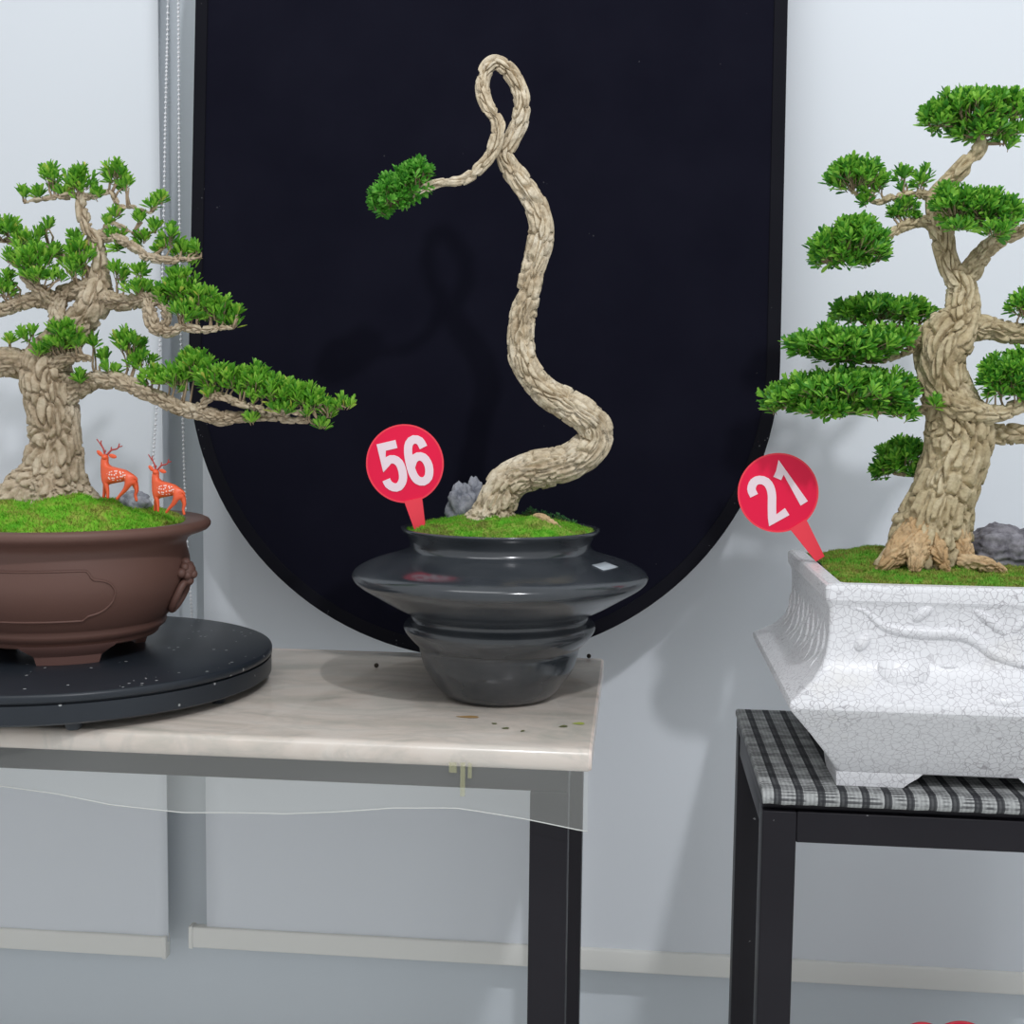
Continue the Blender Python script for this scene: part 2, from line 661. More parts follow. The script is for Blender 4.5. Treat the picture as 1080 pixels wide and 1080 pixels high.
def board_world(u, h, d):
    """u across, h up the board from the lower circle's centre, d towards the viewer"""
    hh = h + BR + 0.0005
    return (BX + u, BY0 + hh * math.sin(LEAN) - d * math.cos(LEAN), BZ0 + hh * math.cos(LEAN) + d * math.sin(LEAN))


root = thing('display_backdrop', (BX, BY0, BZ0), 'big black rounded backdrop board standing behind the tall twisted bonsai', 'backdrop')
prof = stadium(BR, 0.62)
n = len(prof)
v = [board_world(u, h, 0.0) for u, h in prof] + [board_world(u, h, -0.018) for u, h in prof]
f = [tuple(range(n)), tuple(range(n, 2 * n))[::-1]] + [(i, i + n, (i + 1) % n + n, (i + 1) % n) for i in range(n)]
shade_auto(link_mesh('panel', v, f, VELVET, root))
inn = stadium(BR - 0.021, 0.62)
v = [board_world(u, h, 0.0004) for u, h in prof] + [board_world(u, h, 0.0022) for u, h in stadium(BR - 0.001, 0.62)] + \
    [board_world(u, h, 0.0022) for u, h in stadium(BR - 0.020, 0.62)] + [board_world(u, h, 0.0004) for u, h in inn]
f = []
for s in range(3):
    for i in range(n):
        j = (i + 1) % n
        f.append((s * n + i, s * n + j, (s + 1) * n + j, (s + 1) * n + i))
shade_auto(link_mesh('edge_band', v, f, BAND, root))

# ------------------------------------------------------------------ left table
T1X1, T1Y0, T1Y1, T1Z = -0.044, 1.410, 1.945, 0.7990
root = thing('display_table', (-0.9, 1.68, 0), 'long table with a pinkish marble top on black legs, left side', 'table')
prof = []
th = 0.028
for k in range(9):
    a = -math.pi / 2 + math.pi * k / 8
    prof.append((T1Y0 + 0.010 - 0.010 * math.cos(a), T1Z - th / 2 + (th / 2) * math.sin(a)))
prof = prof + [(T1Y1, T1Z), (T1Y1, T1Z - th)]
v, f = [], []
for x in (-1.75, T1X1 - 0.004, T1X1):
    for y, z in prof:
        if x == T1X1:
            y = min(max(y, T1Y0 + 0.003), T1Y1 - 0.003); z = T1Z - th / 2 + (z - T1Z + th / 2) * 0.82
        v.append((x, y, z))
m = len(prof)
for s in range(2):
    for i in range(m):
        j = (i + 1) % m
        f.append((s * m + i, s * m + j, (s + 1) * m + j, (s + 1) * m + i))
f += [tuple(range(m))[::-1], tuple(range(2 * m, 3 * m))]
shade_auto(link_mesh('tabletop', v, f, MARBLE, root), 40)
zr1, zr0 = T1Z - th, 0.743
lx0, lx1 = PY(557, 900, 1.425).x, PY(598, 900, 1.425).x
for y in (1.425, 1.875):
    o = MB().box((-1.72, y, zr0), (lx1, y + 0.045, zr1), 0.002).build('rail', STEEL, root)
    shade_auto(o)
for x in (-1.72, lx1 - 0.045):
    shade_auto(MB().box((x, 1.47, zr0), (x + 0.045, 1.875, zr1), 0.002).build('rail', STEEL, root))
    for y in (1.425, 1.875):
        shade_auto(MB().box((x, y, 0), (x + 0.045, y + 0.045, zr0), 0.002).build('leg', STEEL, root))

# clear plastic sheet: lies on the top, bends over the front edge and hangs
sheet = thing('plastic_sheet', (-0.8, 1.6, T1Z), 'clear plastic sheet over the marble top, its front hem hanging down', 'table cover')
hem = [(-160, 815), (0, 829), (60, 836), (118, 848), (195, 857), (300, 858), (415, 851), (480, 853), (557, 866), (617, 878)]
xsn = 90
X0, X1 = -1.2, PY(620, 840, 1.404).x
hx = [PY(a, b, 1.404).x for a, b in hem]
hz = [PY(a, b, 1.404).z for a, b in hem]
v, f = [], []
rows = 0
for i in range(xsn + 1):
    x = X0 + (X1 - X0) * i / xsn
    zb_ = np.interp(x, hx, hz)
    line = [(1.93, T1Z + 0.0004), (1.75, T1Z + 0.0004), (1.55, T1Z + 0.0004), (1.422, T1Z + 0.0004)]
    for k in range(1, 7):
        a = math.pi / 2 * k / 6
        line.append((1.422 - 0.0145 * math.sin(a), T1Z + 0.0004 - 0.0145 * (1 - math.cos(a))))
    for k in range(1, 11):
        t = k / 10
        z = (T1Z - 0.014) * (1 - t) + zb_ * t
        wv = 0.010 * t * noise.noise(Vector((x * 6, t * 1.2, 0.7))) - 0.004 * t
        line.append((1.4075 + min(wv, 0.004), z))
    rows = len(line)
    xt = min(x, T1X1 - 0.001)
    for y, z in line:
        v.append((x if z < T1Z - 0.02 else (xt if y > 1.423 else x), y, z))
for i in range(xsn):
    for j in range(rows - 1):
        f.append((i * rows + j, (i + 1) * rows + j, (i + 1) * rows + j + 1, i * rows + j + 1))
o = link_mesh('sheet', v, f, CLEAR, sheet)
bead = MB().pipe([v[i * rows + rows - 1] for i in range(xsn + 1)], 0.0007, 6)
bead.build('hem_edge', plain('milky_plastic_edge', (0.62, 0.63, 0.60), 0.25), sheet)
for (a, b, c, d) in ((474, 762, 8, 52), (486, 757, 5, 82), (494, 760, 4, 60)):
    p, q = PY(a, 793, 1.4035), PY(a + c, 793, 1.4035)
    z1, z0 = T1Z - 0.018, PY(a, b + d, 1.4035).z
    MB().box((p.x, 1.4005, z0), (q.x, 1.4015, z1)).build('tape', TAPE, sheet, smooth=False)

# ------------------------------------------------------------------ right table
T2X0, T2X1, T2Y0, T2Y1, T2Z = 0.159, 0.66, 1.455, 1.845, 0.75
root = thing('metal_table', ((T2X0 + T2X1) / 2, 1.65, 0), 'square black steel stand under the white crackle pot, right side', 'table')
shade_auto(MB().box((T2X0, T2Y0 + 0.0085, 0.7222), (T2X1, T2Y1, 0.7375), 0.002).build('tabletop', STEEL, root))
LW = 0.040
for x in (T2X0, T2X1 - LW):
    for y in (T2Y0, T2Y1 - LW):
        shade_auto(MB().box((x, y, 0), (x + LW, y + LW, 0.722), 0.002).build('leg', STEEL, root))
for y in (T2Y0 + 0.002, T2Y1 - LW + 0.002):
    shade_auto(MB().box((T2X0 + LW, y, 0.684), (T2X1 - LW, y + 0.03, 0.722), 0.002).build('rail', STEEL, root))
for x in (T2X0 + 0.002, T2X1 - LW + 0.008):
    shade_auto(MB().box((x, T2Y0 + LW, 0.690), (x + 0.03, T2Y1 - LW, 0.722), 0.002).build('rail', STEEL, root))
cl = MB()
cl.box((T2X0 - 0.002, T2Y0 - 0.002, 0.7385), (T2X1 + 0.002, T2Y1 + 0.004, 0.7495), 0.0035)
P = [(T2X0 - 0.001 + (T2X1 - T2X0) * i / 60, T2Y0 - 0.001, 0.7395 + 0.0012 * noise.noise(Vector((i * 0.5, 0, 0)))) for i in range(61)]
cl.pipe(P, 0.0085, 12)
o = shade_auto(cl.build('woven_mat', PLAID, None, (0.4, 1.65, 0.738)))
tag(o, 'grey and black plaid woven cloth covering the steel stand top', 'tablecloth')


# ------------------------------------------------------------------ bonsai building kit
def bark_fn(R0, amp, cell, stretch, seed, flare=None, lump=0.08):
    off = Vector((seed * 13.1, seed * 7.7, seed * 3.3))

    def fn(a, s, r, L):
        # bark plates: cells long in the direction of growth
        p = Vector((math.cos(a) * r / cell, math.sin(a) * r / cell, s / (cell * stretch))) + off
        wob = Vector((noise.noise(p * 0.9), noise.noise(p * 0.9 + Vector((5, 5, 5))), noise.noise(p * 0.7 + Vector((9, 1, 4)))))
        d, _ = noise.voronoi(p + wob * 0.7)
        e = min(1.0, (d[1] - d[0]) / 0.24)
        e = e * e * (3 - 2 * e)
        fine = noise.noise(Vector((p.x * 2.6, p.y * 2.6, p.z * 1.6)))
        lo = noise.noise(Vector((math.cos(a) * 1.1, math.sin(a) * 1.1, s / max(R0 * 1.6, 1e-4))) + off)
        lift = 0.5 + 0.5 * noise.noise(p * 0.6 + Vector((3, 8, 1)))
        am = amp * min(1.0, r / (R0 * 0.5))
        rr = r * (1 + lump * lo) + am * (0.55 * lift * e - 0.2) - am * 1.15 * (1 - e) + am * 0.26 * fine
        if flare:
            k, ln, ph, g = flare
            t = max(0.0, 1 - s / ln)
            rr *= 1 + g * t * t * math.cos(k * a + ph)
        return max(rr, 0.0004)
    return fn


def limb(name, pts, Yt, mat, parent, seed, amp_px=2.4, cell_px=7, stretch=2.2, step_px=1.25, flare=None, seg=None, lump=0.08, sub=None):
    """pts: (px, py, radius px[, dy])"""
    rows = []
    for q in pts:
        dy = q[3] if len(q) > 3 else 0.0
        p = PY(q[0], q[1], Yt + dy)
        k = mpp(p)
        rows.append((p.x, p.y, p.z, q[2] * k))
    k = mpp(rows[0][:3])
    C = catmull(rows, step_px * k)
    rmax = max(C[:, 3])
    seg = seg or int(min(170, max(12, 2 * math.pi * rmax / (1.3 * k))))
    rmed = float(np.median(C[:, 3]))
    fn = bark_fn(rmed, amp_px * k, cell_px * k, stretch, seed, flare and (flare[0], flare[1] * k, flare[2], flare[3]), lump)
    vv, ff = tube_mesh(C[:, :3], np.maximum(C[:, 3], 0.0004), seg, fn)
    o = link_mesh(name, vv, ff, mat, parent)
    LIMB[o.name] = C[:, :3]
    return o


LIMB = {}
LEAFV = np.array([(0, 0, 0), (-.5, .64, .07), (0, .58, -.04), (.5, .64, .07), (0, 1, .0), (-.36, .90, .04), (.36, .90, .04), (-.24, .26, .03), (.24, .26, .03)], float)
LEAFF = [(0, 2, 7), (7, 2, 1), (0, 8, 2), (8, 3, 2), (1, 2, 5), (5, 2, 4), (2, 3, 6), (2, 6, 4)]


def foliage(name, clumps, Yt, leafmat, parent, seed, leaf_px=13, spacing=6.0, up=0.75, per=9, dscale=0.8, flat=0.55, width=0.36, spread=0.95):
    """clumps: (cx, cy, rx, ry[, dy]) ellipses in the photo, each a real ellipsoid of leaf whorls"""
    rg = np.random.RandomState(seed)
    V, F, MI = [], [], []
    nv = 0
    for c in clumps:
        cx, cy, rx, ry = c[:4]
        dy = c[4] if len(c) > 4 else 0.0
        ctr = np.array(PY(cx, cy, Yt + dy))
        k = mpp(ctr)
        rx_, ry_ = max(2.0, rx - leaf_px * 0.45), max(2.0, ry - leaf_px * 0.45)
        rz_ = max(3.0, rx * dscale - leaf_px * 0.4)
        if parent.name in LIMB:          # twigs that carry the leaf tuft
            A = LIMB[parent.name]
            for gx in (-0.45, 0.0, 0.45):
                q = ctr + np.array([gx * rx_, 0, -0.25 * ry_]) * k
                i0 = int(np.argmin(np.linalg.norm(A - (q - np.array([0, 0, 6 * k])), axis=1)))
                ln = np.linalg.norm(A[i0] - q)
                if 3 * k < ln < 45 * k:
                    mid = (A[i0] + q) / 2 + rg.normal(size=3) * ln * 0.10
                    tv, tf = tube_mesh([A[i0], mid, q], [1.5 * k, 1.15 * k, 0.7 * k], 5)
                    V.extend(np.array(p_) for p_ in tv)
                    F.extend(tuple(nv + t_ for t_ in f_) for f_ in tf)
                    MI.extend([1] * len(tf))
                    nv += len(tv)
        nt = int(max(5, 4.2 * (rx_ * rz_ + rx_ * ry_ + ry_ * rz_) / (spacing ** 2) * 0.62))
        for _ in range(nt):
            d = rg.normal(size=3)
            d /= np.linalg.norm(d)
            if d[2] < -0.3 and rg.rand() < 0.6:
                d[2] = -d[2]
            rad = rg.uniform(0.55, 1.12) if rg.rand() < 0.85 else rg.uniform(0.15, 0.6)
            off = np.array([d[0] * rx_, d[1] * rz_, d[2] * ry_]) * rad * k
            tip = ctr + off
            ax = np.array([d[0] * 0.75, d[1] * 0.75, d[2] * 0.55 + up]) + rg.normal(size=3) * 0.22
            ax /= np.linalg.norm(ax)
            # stem
            stem0 = ctr + np.array([off[0] * 0.55, off[1] * 0.55, -ry_ * k * flat])
            if stem0[2] > tip[2] - 0.002:
                stem0 = tip - ax * 6 * k
            sd = tip - stem0
            sl = np.linalg.norm(sd)
            sd /= sl + 1e-9
            if sl > 14 * k:
                stem0 = tip - sd * 14 * k
            u = np.cross(sd, [0.3, 0.9, 0.2]); u /= np.linalg.norm(u) + 1e-9
            w_ = np.cross(sd, u)
            r = 0.55 * k
            base = nv
            for q in (stem0, tip):
                for a in (0, 2.1, 4.2):
                    V.append(q + (u * math.cos(a) + w_ * math.sin(a)) * r)
            nv += 6
            for a in range(3):
                b = (a + 1) % 3
                F.append((base + a, base + b, base + 3 + b, base + 3 + a)); MI.append(1)
            # whorl of leaves
            u = np.cross(ax, [0.2, 0.95, 0.1]); u /= np.linalg.norm(u) + 1e-9
            w_ = np.cross(ax, u)
            nl = per + rg.randint(-2, 3)
            sp0 = spread
            a0 = rg.uniform(0, 6.28)
            for i in range(nl):
                a = a0 + i * 2.39996
                lay = i / max(1, nl - 1)
                spd = sp0 - 0.65 * lay * sp0
                L = leaf_px * k * rg.uniform(0.75, 1.1) * (0.95 - 0.2 * lay)
                side = u * math.cos(a) + w_ * math.sin(a)
                dr = ax * math.cos(spd) + side * math.sin(spd) + rg.normal(size=3) * 0.08
                dr /= np.linalg.norm(dr)
                nr = ax - dr * ax.dot(dr) + side * -0.02
                nr /= np.linalg.norm(nr) + 1e-9
                sdv = np.cross(dr, nr)
                org = tip - ax * (1 - lay) * 4.5 * k
                loc = LEAFV * np.array([L * width * rg.uniform(0.85, 1.15), L, L])
                pts = org + loc[:, :1] * sdv + loc[:, 1:2] * dr + loc[:, 2:3] * nr
                V.extend(pts)
                for q in LEAFF:
                    F.append(tuple(nv + t for t in q)); MI.append(0)
                nv += len(LEAFV)
    return link_mesh(name, V, F, None, parent, smooth=True, mats=[leafmat, TWIG], mat_idx=MI)


def moss_patch(name, inside, hfun, bounds, mat, parent, seed, blades=16000, blade=0.0042, res=90):
    """soft mound: a surface over the soil plus thousands of short moss shoots"""
    x0, x1, y0, y1 = bounds
    rg = np.random.RandomState(seed)
    V, F = [], []
    idx = {}
    for i in range(res + 1):
        for j in range(res + 1):
            x, y = x0 + (x1 - x0) * i / res, y0 + (y1 - y0) * j / res
            if inside(x, y):
                idx[(i, j)] = len(V)
                V.append((x, y, hfun(x, y)))
    for (i, j) in idx:
        q = [(i, j), (i + 1, j), (i + 1, j + 1), (i, j + 1)]
        if all(t in idx for t in q):
            F.append(tuple(idx[t] for t in q))
    nn = 0
    while nn < blades:
        x, y = rg.uniform(x0, x1), rg.uniform(y0, y1)
        if not inside(x, y):
            continue
        z = hfun(x, y)
        nn += 1
        a = rg.uniform(0, 6.28)
        wd = blade * 0.22
        t = rg.normal(size=2) * blade * 0.55
        h = blade * rg.uniform(0.5, 1.15)
        b = len(V)
        V += [(x - math.cos(a) * wd, y - math.sin(a) * wd, z - 0.0008), (x + math.cos(a) * wd, y + math.sin(a) * wd, z - 0.0008),
              (x + t[0], y + t[1], z + h)]
        F.append((b, b + 1, b + 2))
    o = link_mesh(name, V, F, mat, parent)
    o['kind'] = 'stuff'
    return o


def rock(name, c, size, mat, seed, label, rough=0.35, sub=4, facet=1.6):
    bm = bmesh.new()
    bmesh.ops.create_icosphere(bm, subdivisions=sub, radius=1)
    for v_ in bm.verts:
        p = v_.co.copy()
        d, _ = noise.voronoi(p * facet + Vector((seed * 3.7, seed, 0)))
        h = 1 + rough * (d[0] - 0.45) + 0.5 * rough * noise.noise(p * 2.1 + Vector((seed, 0, 2))) + 0.3 * rough * noise.noise(p * 6 + Vector((seed, 4, 2)))
        q = p * h
        v_.co = Vector((q.x * size[0], q.y * size[1], max(q.z, -0.45) * size[2]))
    bm.verts.index_update()
    V = [Vector(c) + v_.co for v_ in bm.verts]
    F = [[v_.index for v_ in f_.verts] for f_ in bm.faces]
    bm.free()
    return tag(link_mesh(name, V, F, mat, None, c), label, 'stone')


# ------------------------------------------------------------------ turntable
TC = PZ(67, 684, 0.85)
root = thing('turntable', (TC.x, TC.y, 0.7997), 'round black display turntable on the marble under the brown pot', 'turntable')
RT = 0.289
MB().lathe([(0.0, 0.850), (RT - 0.004, 0.850), (RT - 0.001, 0.8488), (RT, 0.846), (RT, 0.8405), (RT - 0.002, 0.839), (0.0, 0.839)], TC, 160).build('plate', BLACKPLATE, root)
shade_auto(MB().lathe([(0.0, 0.8388), (RT - 0.006, 0.8388), (RT - 0.006, 0.837), (RT - 0.001, 0.8365), (RT - 0.001, 0.814), (RT - 0.005, 0.8112), (0.0, 0.8112)], TC, 160).build('base', BLACKPLATE, root), 30)
shade_auto(root.children[0], 30)
for a in range(8):
    t = math.radians(-62 + a * 45)
    c = (TC.x + 0.262 * math.cos(t), TC.y + 0.262 * math.sin(t))
    shade_auto(MB().lathe([(0, 0.8115), (0.011, 0.8115), (0.010, 0.803), (0.008, 0.7999), (0, 0.7999)], c, 20).build('foot', BLACKPLATE, root))

# ------------------------------------------------------------------ left bonsai: brown pot
PB = Vector((PZ(70, 684, 0.85).x, TC.y - 0.005, 0.8502))
LB = thing('bonsai_tree', PB, 'spreading bonsai with many leaf pads in the round brown pot on the turntable', 'bonsai')
kL = mpp(PY(70, 600, PB.y))
pr = [(0, .873), (.118, .873), (.126, .874), (.129, .8765), (.1285, .880), (.132, .882), (.1385, .8875), (.140, .892), (.139, .8965), (.1415, .899),
      (.1475, .906), (.157, .920), (.1655, .936), (.1715, .952), (.1735, .966), (.1725, .980), (.1695, .992), (.1680, 1.0005), (.1705, 1.0075),
      (.179, 1.0135), (.191, 1.0175), (.1985, 1.0205), (.2020, 1.0245), (.2025, 1.0285), (.2005, 1.0325), (.196, 1.0345), (.186, 1.0335), (.173, 1.0325), (.166, 1.0305),
      (.162, 1.024), (.160, 1.000), (.150, .93), (0, .92)]
PROF = [(r * 0.995, z) for r, z in pr]
pot = MB().lathe(PROF, PB, 160).build('pot', CLAY, LB)
tag(pot, 'unglazed round brown pot with a flared rim')


def pot_r(z):
    zz = [p[1] for p in PROF[10:19]]
    rr = [p[0] for p in PROF[10:19]]
    return float(np.interp(z, zz, rr))


def on_pot(phi, z, out=0.0):
    """phi measured from the front, to the right"""
    r = pot_r(z) + out
    return (PB.x + r * math.sin(phi), PB.y - r * math.cos(phi), z)


# cartouche outline
pan = []
zt, zbm = 0.982, 0.9145
a_r, a_l = 0.40, -0.95
seq = [(a_l + 0.14, zt), (-0.3, zt), (0.10, zt), (0.185, zt - 0.001), (0.205, zt - 0.005), (0.215, zt - 0.009), (0.235, zt - 0.0125), (0.28, zt - 0.0135), (0.33, zt - 0.016), (0.375, zt - 0.022),
       (0.40, zt - 0.031), (0.395, zt - 0.041), (0.36, zt - 0.050), (0.31, zt - 0.0565), (0.25, zt - 0.060), (0.21, zt - 0.0615), (0.19, zt - 0.0645), (0.165, zbm), (0.10, zbm), (-0.3, zbm), (a_l + 0.14, zbm)]
mir = [(2 * (-0.275) - a, z) for a, z in seq[::-1][3:-3]]
seq = [(a + 0.43, z) for a, z in seq + mir + [seq[0]]]
C = catmull([(a, z, 0) for a, z in seq], 0.012)
MB().pipe([on_pot(a, z, 0.0002) for a, z, _ in C], 0.0016, 8).build('cartouche_line', CLAY, pot)
# lion-mask handles with a ring
for phi in (math.radians(91), math.radians(271)):
    b = MB()
    for (da, z, r, o_) in ((0, .966, .013, .004), (-.055, .972, .006, .006), (.055, .972, .006, .006), (0, .961, .0065, .014), (-.04, .960, .006, .009),
                           (.04, .960, .006, .009), (-.075, .964, .007, .002), (.075, .964, .007, .002), (0, .952, .0075, .009), (0, .977, .007, .004)):
        b.ball(on_pot(phi + da, z, o_), r, sub=3)
    ring = []
    for k in range(33):
        a = 2 * math.pi * k / 32
        ring.append(on_pot(phi + 0.085 * math.sin(a), .931 + .020 * math.cos(a), .006))
    b.pipe(ring, 0.0052, 10)
    b.build('lion_mask_handle', CLAY, pot)
for ph in (28, 148, 268):
    V, Fc = [], []
    nn = 24
    for k in range(nn + 1):
        t = -1 + 2 * k / nn
        for (r, z, hw) in ((.132, .8785, .50), (.129, .8735, .47), (.121, .866, .40), (.1165, .862, .375), (.113, .8502, .355), (.098, .8502, .355), (.104, .8735, .47)):
            a = math.radians(ph) + t * hw
            V.append((PB.x + r * math.sin(a), PB.y - r * math.cos(a), z))
    mm = 7
    for k in range(nn):
        for i in range(mm):
            j = (i + 1) % mm
            Fc.append((k * mm + i, k * mm + j, (k + 1) * mm + j, (k + 1) * mm + i))
    Fc += [tuple(range(mm)), tuple(range(nn * mm, nn * mm + mm))[::-1]]
    shade_auto(link_mesh('foot', V, Fc, CLAYL, pot), 25)


def mossL(x, y):
    dx, dy = x - PB.x, y - PB.y
    r = math.hypot(dx, dy) / 0.166
    h = 0.034 * max(0, 1 - r ** 2) ** 0.8 + 0.012 * math.exp(-((dx - 0.045) ** 2 + (dy + 0.06) ** 2) / 0.0020) + 0.008 * math.exp(-((dx + 0.06) ** 2 + (dy + 0.08) ** 2) / 0.0015)
    return 1.028 + h + 0.006 * noise.noise(Vector((x * 38, y * 38, 1))) * min(1, (1.05 - r) * 6) + 0.0022 * noise.noise(Vector((x * 130, y * 130, 1)))


moss_patch('moss', lambda x, y: math.hypot(x - PB.x, y - PB.y) < 0.1655, mossL, (PB.x - .166, PB.x + .166, PB.y - .166, PB.y + .166), MOSSL, LB, 3, 26000)
YL = PB.y
limb('trunk', [(52, 530, 56), (54, 512, 46), (57, 494, 33), (58, 470, 28), (57, 445, 26.5), (54, 420, 27), (50, 398, 27), (52, 380, 24), (64, 361, 20), (82, 342, 18), (96, 325, 18),
               (103, 306, 16), (105, 290, 10.5), (105, 270, 8.5), (100, 254, 8.5), (91, 237, 7.5), (86, 220, 6.5), (86, 207, 4.5), (87, 200, 2)], YL, BARKL, LB, 1,
     amp_px=5.2, cell_px=10, stretch=2.1, flare=(5, 70, 0.6, 0.16))
BL = {}


def brL(key, pts, seed, **kw):
    BL[key] = limb('branch', pts, YL, BARKL, LB, seed, **{**dict(amp_px=3.2, cell_px=5.0, stretch=2.2, lump=0.18), **kw})


brL('low_right', [(66, 424, 13), (76, 414, 12), (91, 404, 10.5), (111, 400, 9.5, -.01), (133, 404, 9, -.02), (157, 415, 8.5, -.03), (185, 428, 8, -.035), (212, 436, 8.5, -.04), (235, 441, 8, -.04),
                  (256, 440, 6, -.04), (280, 440, 4.8, -.04), (305, 442, 4, -.04), (326, 444, 3, -.04), (344, 449, 1.6, -.04)], 2)
brL('low_right_top', [(205, 434, 5, -.04), (226, 418, 4.5, -.05), (249, 424, 4.2, -.055), (284, 433, 3.6, -.055), (319, 435, 3, -.05), (342, 426, 1.8, -.05)], 3)
brL('mid_right', [(98, 318, 13), (112, 316, 11), (128, 319, 9, -.01), (144, 318, 8, -.02), (155, 315, 6.5, -.03), (158, 330, 7.5, -.04), (163, 345, 7.5, -.04), (176, 350, 6, -.04), (192, 346, 5, -.04),
                  (215, 348, 4.2, -.04), (230, 346, 3, -.04), (246, 346, 1.6, -.04)], 4)
brL('mid_knot', [(148, 318, 7, -.02), (160, 314, 7, -.03), (172, 322, 6, -.035), (176, 336, 5, -.04), (170, 348, 4, -.04)], 14)
brL('up_right', [(100, 256, 7), (112, 250, 5.5), (126, 252, 4.8, -.01), (141, 261, 5, -.02), (154, 270, 5, -.02), (172, 274, 4.5, -.03), (193, 274, 3.5, -.03), (206, 273, 2, -.03)], 5)
brL('top_left', [(87, 207, 4.2), (65, 207, 3.6), (44, 211, 2.8, -.01), (28, 213, 1.5, -.01)], 6)
brL('top_right', [(88, 208, 4), (102, 206, 3.2), (116, 203, 2.8), (126, 217, 2.6), (141, 218, 1.9), (159, 224, 1.3), (168, 212, 0.8)], 7)
brL('twig_right', [(103, 248, 3.4), (110, 240, 2.8), (118, 236, 2.4), (129, 239, 2.4), (140, 246, 1.6)], 8)
brL('mid_left', [(100, 302, 10), (82, 305, 10), (66, 312, 10), (54, 317, 10, -.01), (37, 316, 8, -.02), (18, 321, 8, -.02), (0, 327, 8, -.02), (-30, 333, 6.5, -.02), (-60, 330, 3, -.02)], 9)
brL('mid_left_stub', [(62, 326, 10, .01), (48, 312, 8, -.02), (36, 302, 7, -.03), (27, 292, 6, -.03), (22, 284, 3, -.03)], 10)
brL('up_left', [(102, 290, 6), (88, 284, 5.5, .01), (74, 276, 5, .02), (62, 268, 5, .02), (48, 261, 4, .02), (20, 256, 3.2, .02), (0, 253, 3, .02), (-35, 250, 1.6, .02)], 11)
brL('mid_down', [(74, 366, 10, -.012), (62, 345, 9, -.02), (60, 328, 9, -.015), (64, 312, 8)], 12)
brL('low_left', [(52, 388, 17), (38, 384, 16), (24, 384, 16), (10, 381, 15.5, -.01), (-8, 384, 15, -.01), (-40, 392, 11, -.01), (-80, 398, 5, -.01)], 13, amp_px=3, cell_px=6)
brL('low_ridge', [(56, 384, 9, -.015), (72, 377, 7, -.02), (84, 377, 5, -.02), (96, 379, 3, -.02)], 15)
FO = dict(leaf_px=14.5, spacing=7.2, up=1.3, width=0.29, per=8, spread=0.80)


def foL(key, cl, seed, **kw):
    foliage('foliage', [(c[0], c[1] + 4, c[2] * 1.12 + 1, c[3] * 1.10) + tuple(c[4:]) for c in cl], YL, LEAFL, BL[key], seed, **{**FO, **kw})


foL('top_left', [(25, 205, 7, 13), (42, 202, 11, 11), (55, 184, 13, 17), (82, 188, 18, 20), (66, 200, 8, 10)], 21, spacing=6.6)
foL('top_right', [(104, 202, 10, 10), (122, 182, 15, 17), (133, 192, 11, 13), (122, 223, 12, 9), (161, 213, 9, 10), (170, 206, 5, 6)], 22, spacing=6.6)
foL('twig_right', [(122, 246, 12, 10), (148, 229, 10, 11), (163, 239, 9, 11), (150, 250, 12, 11), (112, 232, 6, 7)], 23)
foL('up_right', [(178, 250, 14, 18), (192, 262, 14, 13), (209, 260, 12, 15), (168, 262, 7, 7), (125, 258, 8, 8)], 24, up=0.6)
foL('up_left', [(-8, 240, 18, 18), (12, 240, 16, 15), (36, 246, 13, 15), (50, 236, 8, 10), (60, 260, 6, 8), (78, 247, 5, 8), (25, 250, 14, 9), (-30, 240, 16, 15)], 25)
foL('mid_left_stub', [(35, 274, 26, 22, -.03), (10, 270, 12, 11, -.03), (42, 288, 20, 10, -.04), (60, 290, 12, 10, -.03)], 26)
foL('mid_left', [(84, 266, 16, 22, -.015), (75, 280, 13, 13, -.02), (5, 304, 14, 16, -.03), (-15, 305, 16, 16, -.02), (8, 288, 6, 8, -.03)], 27)
foL('mid_right', [(126, 287, 14, 14, -.01), (147, 284, 11, 13, -.02), (150, 303, 18, 13, -.03), (172, 308, 17, 16, -.03), (190, 300, 21, 24, -.03), (212, 317, 22, 22, -.03), (230, 326, 18, 20, -.03),
                  (245, 338, 15, 11, -.03), (195, 326, 16, 14, -.045), (250, 326, 6, 8, -.03)], 28)
foL('low_left', [(32, 350, 13, 14, -.02), (42, 366, 10, 10, -.03), (10, 356, 6, 6, -.02), (-30, 365, 20, 18)], 29)
foL('low_ridge', [(68, 350, 20, 17, -.03), (60, 361, 15, 9, -.03), (82, 360, 9, 10, -.03)], 30)
foL('low_right', [(99, 360, 6, 17), (112, 374, 9, 10), (138, 364, 21, 21, -.02), (118, 386, 13, 10, -.02), (150, 378, 19, 12, -.02), (162, 396, 18, 15, -.03), (186, 395, 20, 18, -.04), (206, 384, 20, 20, -.04),
                  (196, 376, 8, 12, -.04), (85, 395, 7, 10, -.02)], 31)
foL('low_right_top', [(225, 395, 20, 20, -.05), (250, 398, 20, 20, -.05), (268, 402, 20, 22, -.05), (292, 410, 20, 20, -.05), (310, 418, 18, 19, -.05), (328, 422, 16, 20, -.05), (345, 430, 14, 17, -.05),
                      (361, 424, 13, 13, -.05), (338, 446, 12, 10, -.05), (265, 438, 10, 7, -.055), (222, 412, 13, 11, -.05), (300, 428, 16, 8, -.055)], 32)

